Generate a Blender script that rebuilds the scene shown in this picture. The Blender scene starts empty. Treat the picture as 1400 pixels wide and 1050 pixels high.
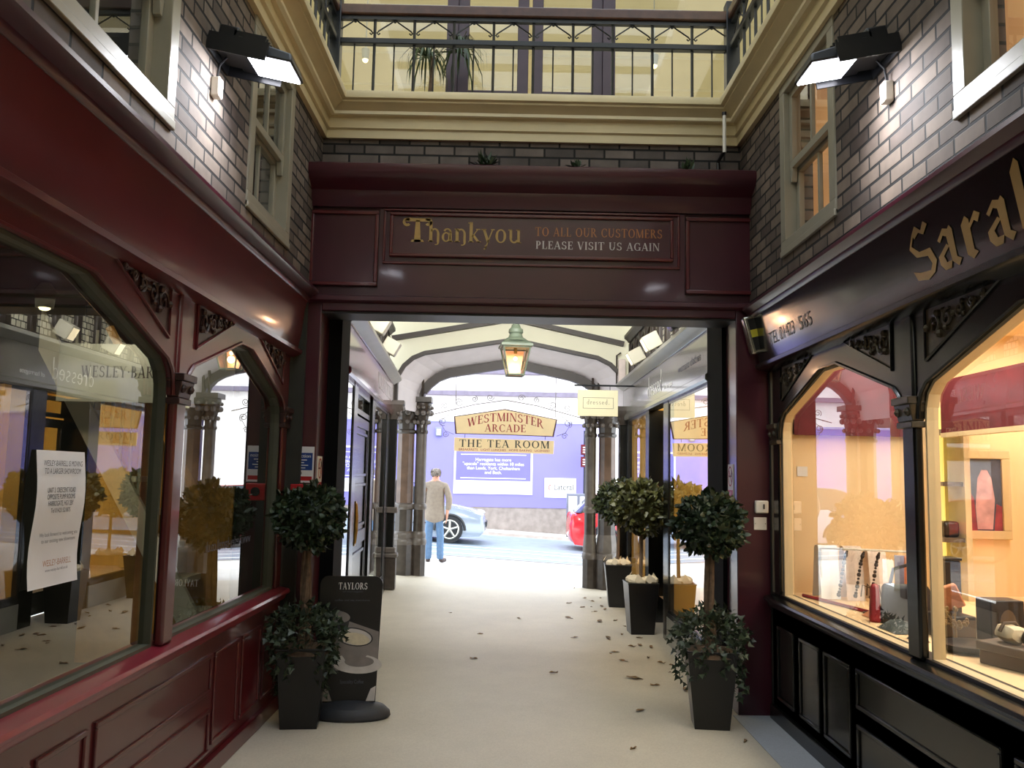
import bpy, bmesh, math, random
from mathutils import Vector, Matrix, Euler
random.seed(7)
COL = bpy.context.scene.collection
PI = math.pi
sc = bpy.context.scene
sc.view_settings.view_transform = 'Standard'
sc.view_settings.look = 'None'
sc.view_settings.exposure = 0.0

# ------------------------------------------------------------------ materials
def srgb(r, g, b):
    f = lambda c: c / 12.92 if c <= .04045 else ((c + .055) / 1.055) ** 2.4
    return (f(r / 255), f(g / 255), f(b / 255), 1)
def newmat(name):
    m = bpy.data.materials.new(name); m.use_nodes = True
    nt = m.node_tree
    return m, nt, nt.nodes['Principled BSDF']
def N(nt, t, **k):
    n = nt.nodes.new(t)
    for a, v in k.items():
        if a in n.inputs: n.inputs[a].default_value = v
        else: setattr(n, a, v)
    return n
def mat(name, rgb, rough=.5, metal=0., var=.12, scale=6., bump=0., spec=.5, emit=0., ecol=None, coat=0.):
    m, nt, p = newmat(name)
    c = srgb(*rgb)
    tc = N(nt, 'ShaderNodeTexCoord'); nz = N(nt, 'ShaderNodeTexNoise', Scale=scale, Detail=5.)
    nt.links.new(tc.outputs['Object'], nz.inputs['Vector'])
    mr = N(nt, 'ShaderNodeMapRange'); mr.inputs['From Min'].default_value = .3; mr.inputs['From Max'].default_value = .7
    mr.inputs['To Min'].default_value = 1 - var; mr.inputs['To Max'].default_value = 1 + var
    nt.links.new(nz.outputs['Fac'], mr.inputs['Value'])
    mx = N(nt, 'ShaderNodeMix', data_type='RGBA', blend_type='MULTIPLY')
    mx.inputs[0].default_value = 1; mx.inputs[6].default_value = c
    nt.links.new(mr.outputs[0], mx.inputs[7]); nt.links.new(mx.outputs[2], p.inputs['Base Color'])
    p.inputs['Roughness'].default_value = rough; p.inputs['Metallic'].default_value = metal
    p.inputs['Specular IOR Level'].default_value = spec
    if coat: p.inputs['Coat Weight'].default_value = coat; p.inputs['Coat Roughness'].default_value = .08
    if emit:
        p.inputs['Emission Color'].default_value = srgb(*(ecol or rgb)); p.inputs['Emission Strength'].default_value = emit
    if bump:
        b = N(nt, 'ShaderNodeBump', Strength=bump, Distance=.02)
        nt.links.new(nz.outputs['Fac'], b.inputs['Height']); nt.links.new(b.outputs[0], p.inputs['Normal'])
    return m
def glass_mat(name, tint=(1, 1, 1), base=.09, gain=.9, power=4.0, rough=0.0):
    m, nt, p = newmat(name); nt.nodes.remove(p)
    out = nt.nodes['Material Output']
    tr = N(nt, 'ShaderNodeBsdfTransparent'); tr.inputs[0].default_value = (*tint, 1)
    gl = N(nt, 'ShaderNodeBsdfGlossy'); gl.inputs['Roughness'].default_value = rough; gl.inputs[0].default_value = (1, 1, 1, 1)
    lw = N(nt, 'ShaderNodeLayerWeight', Blend=.5)
    pw = N(nt, 'ShaderNodeMath', operation='POWER'); pw.inputs[1].default_value = power
    nt.links.new(lw.outputs['Facing'], pw.inputs[0])
    ma = N(nt, 'ShaderNodeMath', operation='MULTIPLY_ADD'); ma.inputs[1].default_value = gain; ma.inputs[2].default_value = base; ma.use_clamp = True
    nt.links.new(pw.outputs[0], ma.inputs[0])
    mx = N(nt, 'ShaderNodeMixShader')
    nt.links.new(ma.outputs[0], mx.inputs[0]); nt.links.new(tr.outputs[0], mx.inputs[1]); nt.links.new(gl.outputs[0], mx.inputs[2])
    nt.links.new(mx.outputs[0], out.inputs[0])
    return m
def brick_mat(name, axis, c1, c2, mortar, bw=.235, rh=.078, rough=.85):
    m, nt, p = newmat(name)
    tc = N(nt, 'ShaderNodeTexCoord'); sp = N(nt, 'ShaderNodeSeparateXYZ'); cb = N(nt, 'ShaderNodeCombineXYZ')
    nt.links.new(tc.outputs['Object'], sp.inputs[0])
    nt.links.new(sp.outputs['Y' if axis == 'y' else 'X'], cb.inputs[0]); nt.links.new(sp.outputs['Z'], cb.inputs[1])
    bt = N(nt, 'ShaderNodeTexBrick', Scale=1.0)
    bt.inputs['Brick Width'].default_value = bw; bt.inputs['Row Height'].default_value = rh
    bt.inputs['Mortar Size'].default_value = .009; bt.inputs['Mortar Smooth'].default_value = .3; bt.inputs['Bias'].default_value = -.1
    bt.inputs['Color1'].default_value = srgb(*c1); bt.inputs['Color2'].default_value = srgb(*c2); bt.inputs['Mortar'].default_value = srgb(*mortar)
    nt.links.new(cb.outputs[0], bt.inputs['Vector'])
    nz = N(nt, 'ShaderNodeTexNoise', Scale=7., Detail=6.); nt.links.new(tc.outputs['Object'], nz.inputs['Vector'])
    mr = N(nt, 'ShaderNodeMapRange'); mr.inputs['To Min'].default_value = .45; mr.inputs['To Max'].default_value = 1.5
    nt.links.new(nz.outputs['Fac'], mr.inputs['Value'])
    mx = N(nt, 'ShaderNodeMix', data_type='RGBA', blend_type='MULTIPLY'); mx.inputs[0].default_value = 1
    nt.links.new(bt.outputs['Color'], mx.inputs[6]); nt.links.new(mr.outputs[0], mx.inputs[7])
    nt.links.new(mx.outputs[2], p.inputs['Base Color']); p.inputs['Roughness'].default_value = rough
    bp = N(nt, 'ShaderNodeBump', Strength=.7, Distance=.012, invert=True)
    nt.links.new(bt.outputs['Fac'], bp.inputs['Height']); nt.links.new(bp.outputs[0], p.inputs['Normal'])
    return m
def leaf_mat(name, c1, c2, rough=.45):
    m, nt, p = newmat(name)
    g = N(nt, 'ShaderNodeNewGeometry'); r = N(nt, 'ShaderNodeMix', data_type='RGBA')
    r.inputs[6].default_value = srgb(*c1); r.inputs[7].default_value = srgb(*c2)
    nt.links.new(g.outputs['Random Per Island'], r.inputs[0]); nt.links.new(r.outputs[2], p.inputs['Base Color'])
    p.inputs['Roughness'].default_value = rough
    return m
def leaded_mat(name):
    m, nt, p = newmat(name)
    tc = N(nt, 'ShaderNodeTexCoord'); sp = N(nt, 'ShaderNodeSeparateXYZ'); cb = N(nt, 'ShaderNodeCombineXYZ')
    nt.links.new(tc.outputs['Object'], sp.inputs[0]); nt.links.new(sp.outputs['Y'], cb.inputs[0]); nt.links.new(sp.outputs['Z'], cb.inputs[1])
    bt = N(nt, 'ShaderNodeTexBrick', Scale=1.0)
    bt.inputs['Brick Width'].default_value = .09; bt.inputs['Row Height'].default_value = .075; bt.inputs['Mortar Size'].default_value = .007
    bt.inputs['Color1'].default_value = srgb(200, 196, 178); bt.inputs['Color2'].default_value = srgb(170, 166, 150); bt.inputs['Mortar'].default_value = srgb(25, 24, 22)
    nt.links.new(cb.outputs[0], bt.inputs['Vector']); nt.links.new(bt.outputs['Color'], p.inputs['Base Color'])
    p.inputs['Roughness'].default_value = .25
    return m
def floor_mat(name, rgb, rough=.6, slab=0):
    m, nt, p = newmat(name)
    tc = N(nt, 'ShaderNodeTexCoord')
    n1 = N(nt, 'ShaderNodeTexNoise', Scale=1.6, Detail=8., Roughness=.65); n2 = N(nt, 'ShaderNodeTexNoise', Scale=90., Detail=3.)
    for n in (n1, n2): nt.links.new(tc.outputs['Object'], n.inputs['Vector'])
    ad = N(nt, 'ShaderNodeMath', operation='ADD'); nt.links.new(n1.outputs['Fac'], ad.inputs[0]); nt.links.new(n2.outputs['Fac'], ad.inputs[1])
    mr = N(nt, 'ShaderNodeMapRange'); mr.inputs['From Min'].default_value = .6; mr.inputs['From Max'].default_value = 1.4
    mr.inputs['To Min'].default_value = .82; mr.inputs['To Max'].default_value = 1.12
    nt.links.new(ad.outputs[0], mr.inputs['Value'])
    mx = N(nt, 'ShaderNodeMix', data_type='RGBA', blend_type='MULTIPLY'); mx.inputs[0].default_value = 1
    mx.inputs[6].default_value = srgb(*rgb); nt.links.new(mr.outputs[0], mx.inputs[7]); nt.links.new(mx.outputs[2], p.inputs['Base Color'])
    p.inputs['Roughness'].default_value = rough; p.inputs['Specular IOR Level'].default_value = .35
    return m
M = dict(
    crimson=mat('crimson gloss paint', (80, 22, 27), .3, var=.1, scale=3, coat=.4),
    crimson_sill=mat('crimson sill paint', (122, 36, 50), .3, var=.12, scale=8, coat=.3),
    crimson_dark=mat('dark crimson paint', (62, 18, 32), .33, var=.1, scale=4, coat=.3),
    crimson_carved=mat('carved crimson paint', (46, 20, 20), .4, var=.25, scale=20),  # darker crimson for the carved panels, scrolls and capitals
    black=mat('black gloss paint', (13, 14, 13), .25, var=.15, scale=5, coat=.15, spec=.35),
    blackfascia=mat('black sign board paint', (17, 19, 19), .18, var=.3, scale=2, coat=.35),
    black_satin=mat('black satin paint', (20, 19, 21), .45),
    matteblack=mat('matt black paint', (12, 12, 12), .85, spec=.1),
    blackiron=mat('black ironwork', (20, 24, 30), .4),
    carved_black=mat('carved black and bronze', (62, 54, 40), .35, var=.4, scale=25),
    greenframe=mat('grey green window frame', (74, 76, 64), .5),
    creamframe=mat('cream window frame', (212, 190, 150), .5, var=.05),
    sash=mat('white sash paint', (146, 142, 127), .4, var=.06),
    cream=mat('cream plaster', (226, 216, 178), .7, var=.05, scale=2),
    creamtrim=mat('cream moulding paint', (208, 194, 156), .45, var=.07, scale=3),
    creamtop=mat('upper cream wall', (240, 232, 206), .8, var=.05, scale=2),
    passagecream=mat('passage cream plaster', (222, 220, 198), .75, var=.04, scale=2),
    soffit=mat('grey white soffit', (206, 200, 204), .7, var=.04),
    rib=mat('brown painted rib', (42, 33, 27), .5),
    stonecol=mat('dark polished stone', (56, 49, 44), .3, var=.3, scale=12),
    stoneshaft=mat('brown marble shaft', (92, 72, 60), .3, var=.25, scale=9),
    colstone=mat('dark grey stone', (86, 79, 74), .4, var=.2, scale=10),
    greystone=mat('grey stone', (112, 104, 98), .6, var=.2, scale=10),
    wood=mat('brown timber rail', (70, 42, 30), .3, var=.25, scale=14),
    door_purple=mat('plum painted door', (60, 44, 56), .4),
    gold=mat('gold lettering', (170, 138, 74), .4, var=.1, scale=30),
    goldred=mat('orange gold lettering', (164, 104, 56), .4),
    bone=mat('bone lettering', (196, 190, 190), .4),
    bronze=mat('tan signwriting', (150, 120, 74), .4, var=.15),
    faint=mat('faded lettering', (92, 92, 84), .4),
    white=mat('white board', (240, 240, 238), .5, var=.03),
    paper=mat('white paper', (224, 224, 226), .8, var=.04),
    ink=mat('black ink', (36, 34, 38), .6),
    inkgrey=mat('grey ink', (84, 84, 100), .6),
    red=mat('signal red', (178, 30, 36), .4),
    blue=mat('mandatory blue', (24, 62, 132), .4),
    plastic=mat('white plastic', (222, 218, 208), .4, var=.03),
    pink=mat('label pink', (210, 196, 190), .5),
    yellow=mat('yellow label', (206, 196, 60), .5),
    chrome=mat('brushed metal', (176, 172, 160), .25, metal=.9),
    brass=mat('brass', (196, 160, 84), .28, metal=.9),
    rubber=mat('dark rubber', (38, 40, 46), .6),
    planter=mat('black planter', (14, 13, 15), .3),
    bark=mat('brown bark', (96, 78, 62), .8, var=.3, scale=30, bump=.4),
    leaf=leaf_mat('dark topiary leaves', (20, 34, 20), (48, 66, 40)),
    bay=leaf_mat('bay leaves', (40, 44, 20), (86, 88, 46)),
    bayd=leaf_mat('far bay leaves', (34, 42, 26), (70, 80, 50)),
    ivy=leaf_mat('ivy leaves', (24, 38, 26), (62, 76, 54)),
    dryleaf=leaf_mat('dry leaves', (150, 108, 62), (96, 80, 58), .7),
    linen=mat('cream cloth', (228, 214, 186), .9, var=.08, scale=14),
    palm=leaf_mat('palm leaves', (34, 52, 30), (70, 88, 50)),
    signcream=mat('pale sign cream', (216, 212, 178), .5, var=.03),
    signyellow=mat('ochre sign board', (246, 222, 172), .5, var=.04),
    signtext=mat('sign maroon', (158, 30, 34), .5),
    signedge=mat('sign edge maroon', (70, 24, 34), .5),
    signdark=mat('sign dark lettering', (52, 50, 44), .5),
    hoarding=mat('purple hoarding', (128, 122, 196), .6, var=.03, scale=1),
    notice=mat('hoarding notice purple', (112, 106, 178), .6, var=.02),
    lilac=mat('pale lilac lettering', (170, 172, 214), .6),
    streetstone=mat('pale street stone', (150, 140, 134), .85, var=.2, scale=5, bump=.3),
    facade=mat('pale stone facade', (236, 230, 224), .85, var=.08, scale=2),
    facadedark=mat('facade ledge', (120, 112, 128), .8),
    winglass=mat('distant window', (120, 124, 138), .2),
    road=mat('wet asphalt', (124, 136, 148), .5, var=.1, scale=4),
    line=mat('road line', (226, 228, 224), .7),
    pave=floor_mat('street pavement', (206, 202, 196), .7),
    floor=floor_mat('pale stone floor', (192, 184, 168), .5),
    floorgrey=floor_mat('grey floor margin', (168, 172, 178), .6),
    silver=mat('silver car paint', (140, 152, 168), .25, metal=.3, coat=.6, var=.03),
    carred=mat('red car paint', (200, 24, 36), .25, coat=.6, var=.03),
    tyre=mat('tyre', (30, 30, 32), .7),
    carglass=mat('dark car glass', (40, 48, 56), .08),
    lampglass=mat('car lamp', (210, 214, 220), .1),
    jacket=mat('beige jacket', (142, 131, 119), .9, var=.1, scale=20),
    jeans=mat('blue jeans', (92, 122, 158), .9, var=.12, scale=20),
    skin=mat('skin', (204, 150, 128), .6, var=.06),
    hair=mat('grey hair', (140, 132, 126), .8, var=.25, scale=40),
    shoe=mat('brown shoe', (66, 54, 54), .5),
    verdigris=mat('green grey lantern metal', (94, 106, 90), .5, var=.15, scale=10),
    lanternglass=mat('lantern glass', (214, 168, 130), .4, emit=.3, ecol=(230, 160, 130), var=.05),
    bulb=mat('glowing lamp', (255, 246, 220), .4, emit=5, ecol=(255, 236, 190)),
    floodlens=mat('floodlight lens', (255, 255, 255), .4, emit=24, ecol=(244, 244, 255)),
    lamphot=mat('warm spot lamp', (255, 236, 180), .4, emit=5, ecol=(255, 226, 160)),
    lamplens=mat('lamp lens', (255, 240, 205), .4, emit=1.8, ecol=(255, 236, 190)),
    housing=mat('black lamp housing', (22, 24, 28), .4),
    creambox=mat('cream lamp box', (178, 174, 156), .4, var=.03),
    shopwall=mat('warm shop wall', (240, 210, 166), .8, var=.04, scale=2),
    shopfloor=mat('warm display floor', (238, 204, 158), .7, var=.04),
    pelmet=mat('crimson pelmet', (92, 13, 26), .8, var=.2, scale=8),
    room_backing=mat('warm blind', (226, 170, 116), .8, var=.05, emit=.42, ecol=(232, 170, 112)),  # glows in place of the warm lit rooms behind the right sashes
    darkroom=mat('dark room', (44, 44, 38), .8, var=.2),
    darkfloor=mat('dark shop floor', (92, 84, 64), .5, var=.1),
    yellowwall=mat('yellow shop wall', (232, 196, 104), .8, var=.05),
    greyshop=mat('grey green shop paint', (120, 118, 108), .2, var=.15, scale=3, coat=.6),
    greyshopl=mat('maroon grey shop fascia', (118, 44, 52), .16, var=.1, scale=3, coat=.8),
    palegrey=mat('pale grey paint', (150, 150, 142), .3, var=.06),
    stair=mat('pale stair paint', (214, 206, 186), .6, var=.05),
    oak=mat('golden oak', (190, 140, 66), .5, var=.15, scale=10),
    bagblack=mat('black leather', (30, 26, 30), .35),
    bagred=mat('red leather', (150, 30, 44), .4),
    scarfp=mat('pale scarf', (222, 206, 196), .9, var=.1, scale=30),
    scarfb=mat('blue scarf', (130, 128, 150), .9, var=.2, scale=30),
    scarfo=mat('orange scarf', (224, 150, 110), .9, var=.15, scale=30),
    beads=mat('dark beads', (50, 36, 30), .3),
    slate=mat('grey green cloth', (86, 92, 92), .8, var=.2, scale=16),
    boxbrown=mat('taupe box', (92, 76, 62), .6, var=.1),
    pictA=mat('picture paint', (150, 96, 90), .6, var=.6, scale=7),
    glassshop=None,
    brickL=brick_mat('brick left', 'y', (120, 108, 98), (58, 48, 44), (16, 15, 15)),
    brickR=brick_mat('brick right', 'y', (116, 102, 90), (56, 46, 42), (16, 15, 14)),
    brickF=brick_mat('brick front', 'x', (112, 102, 96), (64, 59, 57), (24, 23, 22)),
    leaded=leaded_mat('leaded glass'),
)
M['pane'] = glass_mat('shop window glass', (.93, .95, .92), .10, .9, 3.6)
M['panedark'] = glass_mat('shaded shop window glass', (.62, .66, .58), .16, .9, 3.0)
M['paneupper'] = glass_mat('upper window glass', (.95, .97, .96), .07, .9, 4.5)
M['panepass'] = glass_mat('passage shop window glass', (.95, .95, .93), .14, .9, 2.6)
M['roofglass'] = glass_mat('roof glass', (.46, .48, .5), .05, .6, 5)

# ------------------------------------------------------------------ mesh builder
def ident(u, v, w): return (u, v, w)
TL = lambda u, v, w: (-1.6 + w, u, v)            # left shopfront: u along y, v up, w into the court
TR = lambda u, v, w: (1.9 - w, u, v)
TRt = lambda u, v, w: (1.9 - w, -u, v)
TF = lambda u, v, w: (u, 6.4 - w, v)             # archway front
PA, PB = Vector((-1.36, 7.2, 0)), Vector((-1.69, 12.9, 0))
PD = (PB - PA).normalized(); PN = Vector((PD.y, -PD.x, 0))
def TPL(u, v, w):
    p = PA + PD * u + PN * w
    return (p.x, p.y, v)
TPR = lambda u, v, w: (1.66 - w, u, v)
TPRt = lambda u, v, w: (1.66 - w, -u, v)
class MB:
    def __init__(s, T=ident): s.v = []; s.f = []; s.T = T
    def add(s, vs, fs, raw=False):
        o = len(s.v)
        s.v += [tuple(p) if raw else s.T(*p) for p in vs]
        s.f += [tuple(i + o for i in f) for f in fs]; return s
    def box(s, a, b, c, d, e, f):
        return s.add([(a, c, e), (b, c, e), (b, d, e), (a, d, e), (a, c, f), (b, c, f), (b, d, f), (a, d, f)],
                     [(0, 3, 2, 1), (4, 5, 6, 7), (0, 1, 5, 4), (1, 2, 6, 5), (2, 3, 7, 6), (3, 0, 4, 7)])
    def hexa(s, lo, hi):     # two quads
        return s.add(list(lo) + list(hi), [(0, 3, 2, 1), (4, 5, 6, 7), (0, 1, 5, 4), (1, 2, 6, 5), (2, 3, 7, 6), (3, 0, 4, 7)])
    def poly(s, pts): return s.add(pts, [tuple(range(len(pts)))])
    def prism(s, pts2, w0, w1):   # polygon in (u,v) between w0 and w1
        n = len(pts2)
        return s.add([(u, v, w0) for u, v in pts2] + [(u, v, w1) for u, v in pts2],
                     [tuple(range(n - 1, -1, -1)), tuple(range(n, 2 * n))] + [(i, (i + 1) % n, n + (i + 1) % n, n + i) for i in range(n)])
    def extrude(s, prof, u0, u1):  # profile in (w,v) along u
        n = len(prof)
        return s.add([(u0, v, w) for w, v in prof] + [(u1, v, w) for w, v in prof],
                     [tuple(range(n)), tuple(range(2 * n - 1, n - 1, -1))] + [(i, n + i, n + (i + 1) % n, (i + 1) % n) for i in range(n)])
    def frame(s, u0, u1, v0, v1, t, w0, w1):
        s.box(u0, u1, v0, v0 + t, w0, w1); s.box(u0, u1, v1 - t, v1, w0, w1)
        s.box(u0, u0 + t, v0 + t, v1 - t, w0, w1); s.box(u1 - t, u1, v0 + t, v1 - t, w0, w1); return s
    def tube(s, pts, r, n=8, cap=True):
        pts = [Vector(s.T(*p)) for p in pts]; rs = r if isinstance(r, (list, tuple)) else [r] * len(pts)
        vs = []; fs = []; prev = None
        for i, p in enumerate(pts):
            d = (pts[min(i + 1, len(pts) - 1)] - pts[max(i - 1, 0)])
            if d.length < 1e-9: d = Vector((0, 0, 1))
            d.normalize()
            if prev is None:
                a = Vector((0, 0, 1)) if abs(d.z) < .9 else Vector((1, 0, 0)); x = d.cross(a).normalized()
            else:
                x = prev - d * prev.dot(d)
                x = x.normalized() if x.length > 1e-6 else d.cross(Vector((0, 0, 1))).normalized()
            prev = x; y = d.cross(x)
            for k in range(n):
                an = 2 * PI * k / n; vs.append(p + (x * math.cos(an) + y * math.sin(an)) * rs[i])
        for i in range(len(pts) - 1):
            for k in range(n): fs.append((i * n + k, i * n + (k + 1) % n, (i + 1) * n + (k + 1) % n, (i + 1) * n + k))
        if cap: fs += [tuple(range(n - 1, -1, -1)), tuple(range((len(pts) - 1) * n, len(pts) * n))]
        return s.add(vs, fs, True)
    def lathe(s, prof, cx, cy, n=20, sx=1, sy=1, ph=0):   # profile of (r,z) around vertical axis, world space
        vs = []; fs = []; m = len(prof)
        for r, z in prof:
            for k in range(n):
                a = 2 * PI * k / n + ph; vs.append((cx + r * sx * math.cos(a), cy + r * sy * math.sin(a), z))
        for i in range(m - 1):
            for k in range(n): fs.append((i * n + k, i * n + (k + 1) % n, (i + 1) * n + (k + 1) % n, (i + 1) * n + k))
        fs += [tuple(range(n - 1, -1, -1)), tuple(range((m - 1) * n, m * n))]
        return s.add(vs, fs, True)
    def ball(s, c, r, n=10, m=7, sc=(1, 1, 1)):
        c = Vector(s.T(*c)); vs = [(c.x, c.y, c.z - r * sc[2])]; fs = []
        for i in range(1, m):
            t = PI * i / m
            for k in range(n):
                a = 2 * PI * k / n
                vs.append((c.x + r * sc[0] * math.sin(t) * math.cos(a), c.y + r * sc[1] * math.sin(t) * math.sin(a), c.z - r * sc[2] * math.cos(t)))
        vs.append((c.x, c.y, c.z + r * sc[2]))
        for k in range(n):
            fs.append((0, 1 + (k + 1) % n, 1 + k)); e = 1 + (m - 2) * n; fs.append((len(vs) - 1, e + k, e + (k + 1) % n))
        for i in range(m - 2):
            for k in range(n):
                a = 1 + i * n; fs.append((a + k, a + (k + 1) % n, a + n + (k + 1) % n, a + n + k))
        return s.add(vs, fs, True)
    def build(s, name, m, parent=None, label=None, bevel=0, flat=False, loc=None):
        if parent is not None: L = Vector(parent['_loc'])
        elif loc is not None: L = Vector(loc)
        else:
            xs, ys, zs = zip(*s.v); L = Vector(((min(xs) + max(xs)) / 2, (min(ys) + max(ys)) / 2, min(zs)))
        me = bpy.data.meshes.new(name)
        me.from_pydata([tuple(Vector(p) - L) for p in s.v], [], s.f)
        bm = bmesh.new(); bm.from_mesh(me); bmesh.ops.recalc_face_normals(bm, faces=bm.faces); bm.to_mesh(me); bm.free()
        me.materials.append(m)
        if not flat:
            me.polygons.foreach_set('use_smooth', [True] * len(me.polygons)); me.set_sharp_from_angle(angle=math.radians(38))
        o = bpy.data.objects.new(name, me); COL.objects.link(o)
        if parent is not None: o.parent = parent; o['_loc'] = tuple(L)
        else: o.location = L; o['_loc'] = tuple(L)
        if label: o['label'] = label
        if bevel:
            b = o.modifiers.new('bevel', 'BEVEL'); b.width = bevel; b.segments = 2; b.limit_method = 'ANGLE'; b.angle_limit = math.radians(40)
        return o
def thing(name, label, cat, loc, group=None):
    o = bpy.data.objects.new(name, None); o.empty_display_size = .1; COL.objects.link(o); o.location = loc; o['_loc'] = tuple(loc)
    o['label'] = label; o['category'] = cat
    if group: o['group'] = group
    return o
def tag(o, label, cat, group=None, kind=None):
    o['label'] = label; o['category'] = cat
    if group: o['group'] = group
    if kind: o['kind'] = kind
    return o
def struct(o): o['kind'] = 'structure'; return o
def dup(root, loc, label, group=None):
    r = root.copy(); COL.objects.link(r); r.location = loc; r['label'] = label; r['_loc'] = tuple(loc)
    if group: r['group'] = group
    for ch in list(root.children):
        c = ch.copy(); COL.objects.link(c); c.parent = r
        for g in ch.children:
            d = g.copy(); COL.objects.link(d); d.parent = c
    return r

# ------------------------------------------------------------------ lettering
_tc = {}
def bfont(s):
    if s in _tc: return _tc[s]
    cu = bpy.data.curves.new('t', 'FONT'); cu.body = s; cu.size = 1; cu.resolution_u = 3
    o = bpy.data.objects.new('t', cu); COL.objects.link(o)
    dg = bpy.context.evaluated_depsgraph_get(); me = bpy.data.meshes.new_from_object(o.evaluated_get(dg))
    v = [(p.co.x, p.co.y) for p in me.vertices]; f = [tuple(p.vertices) for p in me.polygons]
    bpy.data.objects.remove(o); bpy.data.curves.remove(cu); bpy.data.meshes.remove(me)
    x0 = min(p[0] for p in v); x1 = max(p[0] for p in v)
    _tc[s] = ([(a - x0, b) for a, b in v], f, x1 - x0); return _tc[s]
def text(mb, s, u, v, h, w=.002, align='c', width=None, warp=None):
    """plain lettering of cap height h; u is the anchor"""
    vs, fs, W = bfont(s); k = h / .7; kx = width / W if width else k
    o = {'c': -W * kx / 2, 'l': 0, 'r': -W * kx}[align]
    pts = [(u + o + a * kx, v + b * k) for a, b in vs]
    if warp: pts = [warp(*p) for p in pts]
    mb.add([(a, b, w) for a, b in pts], fs)
TH, TN = .17, .065
def _V(x, y0, y1, w=TH): return [[(x - w / 2, y0), (x + w / 2, y0), (x + w / 2, y1), (x - w / 2, y1)]]
def _H(x0, x1, y, h=.06): return [[(x0, y - h / 2), (x1, y - h / 2), (x1, y + h / 2), (x0, y + h / 2)]]
def _D(x0, y0, x1, y1, w): return [[(x0 - w / 2, y0), (x0 + w / 2, y0), (x1 + w / 2, y1), (x1 - w / 2, y1)]]
def _A(cx, cy, rx, ry, a0, a1, th=TH, tn=TN, n=14, vert=False):
    q = []
    def pt(a, inner):
        c, s_ = math.cos(a), math.sin(a); t = tn + (th - tn) * ((s_ if vert else c) ** 2)
        k = t if inner else 0
        return (cx + (rx - k) * c, cy + (ry - k) * s_) if not vert else (cx + (rx - k) * c, cy + (ry - k) * s_)
    for i in range(n):
        a = math.radians(a0 + (a1 - a0) * i / n); b = math.radians(a0 + (a1 - a0) * (i + 1) / n)
        q.append([pt(a, 0), pt(b, 0), pt(b, 1), pt(a, 1)])
    return q
def _S(x, y, w=.3): return _H(x - w / 2, x + w / 2, .025 if y == 0 else (.975 if y == 1 else y), .05)
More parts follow.
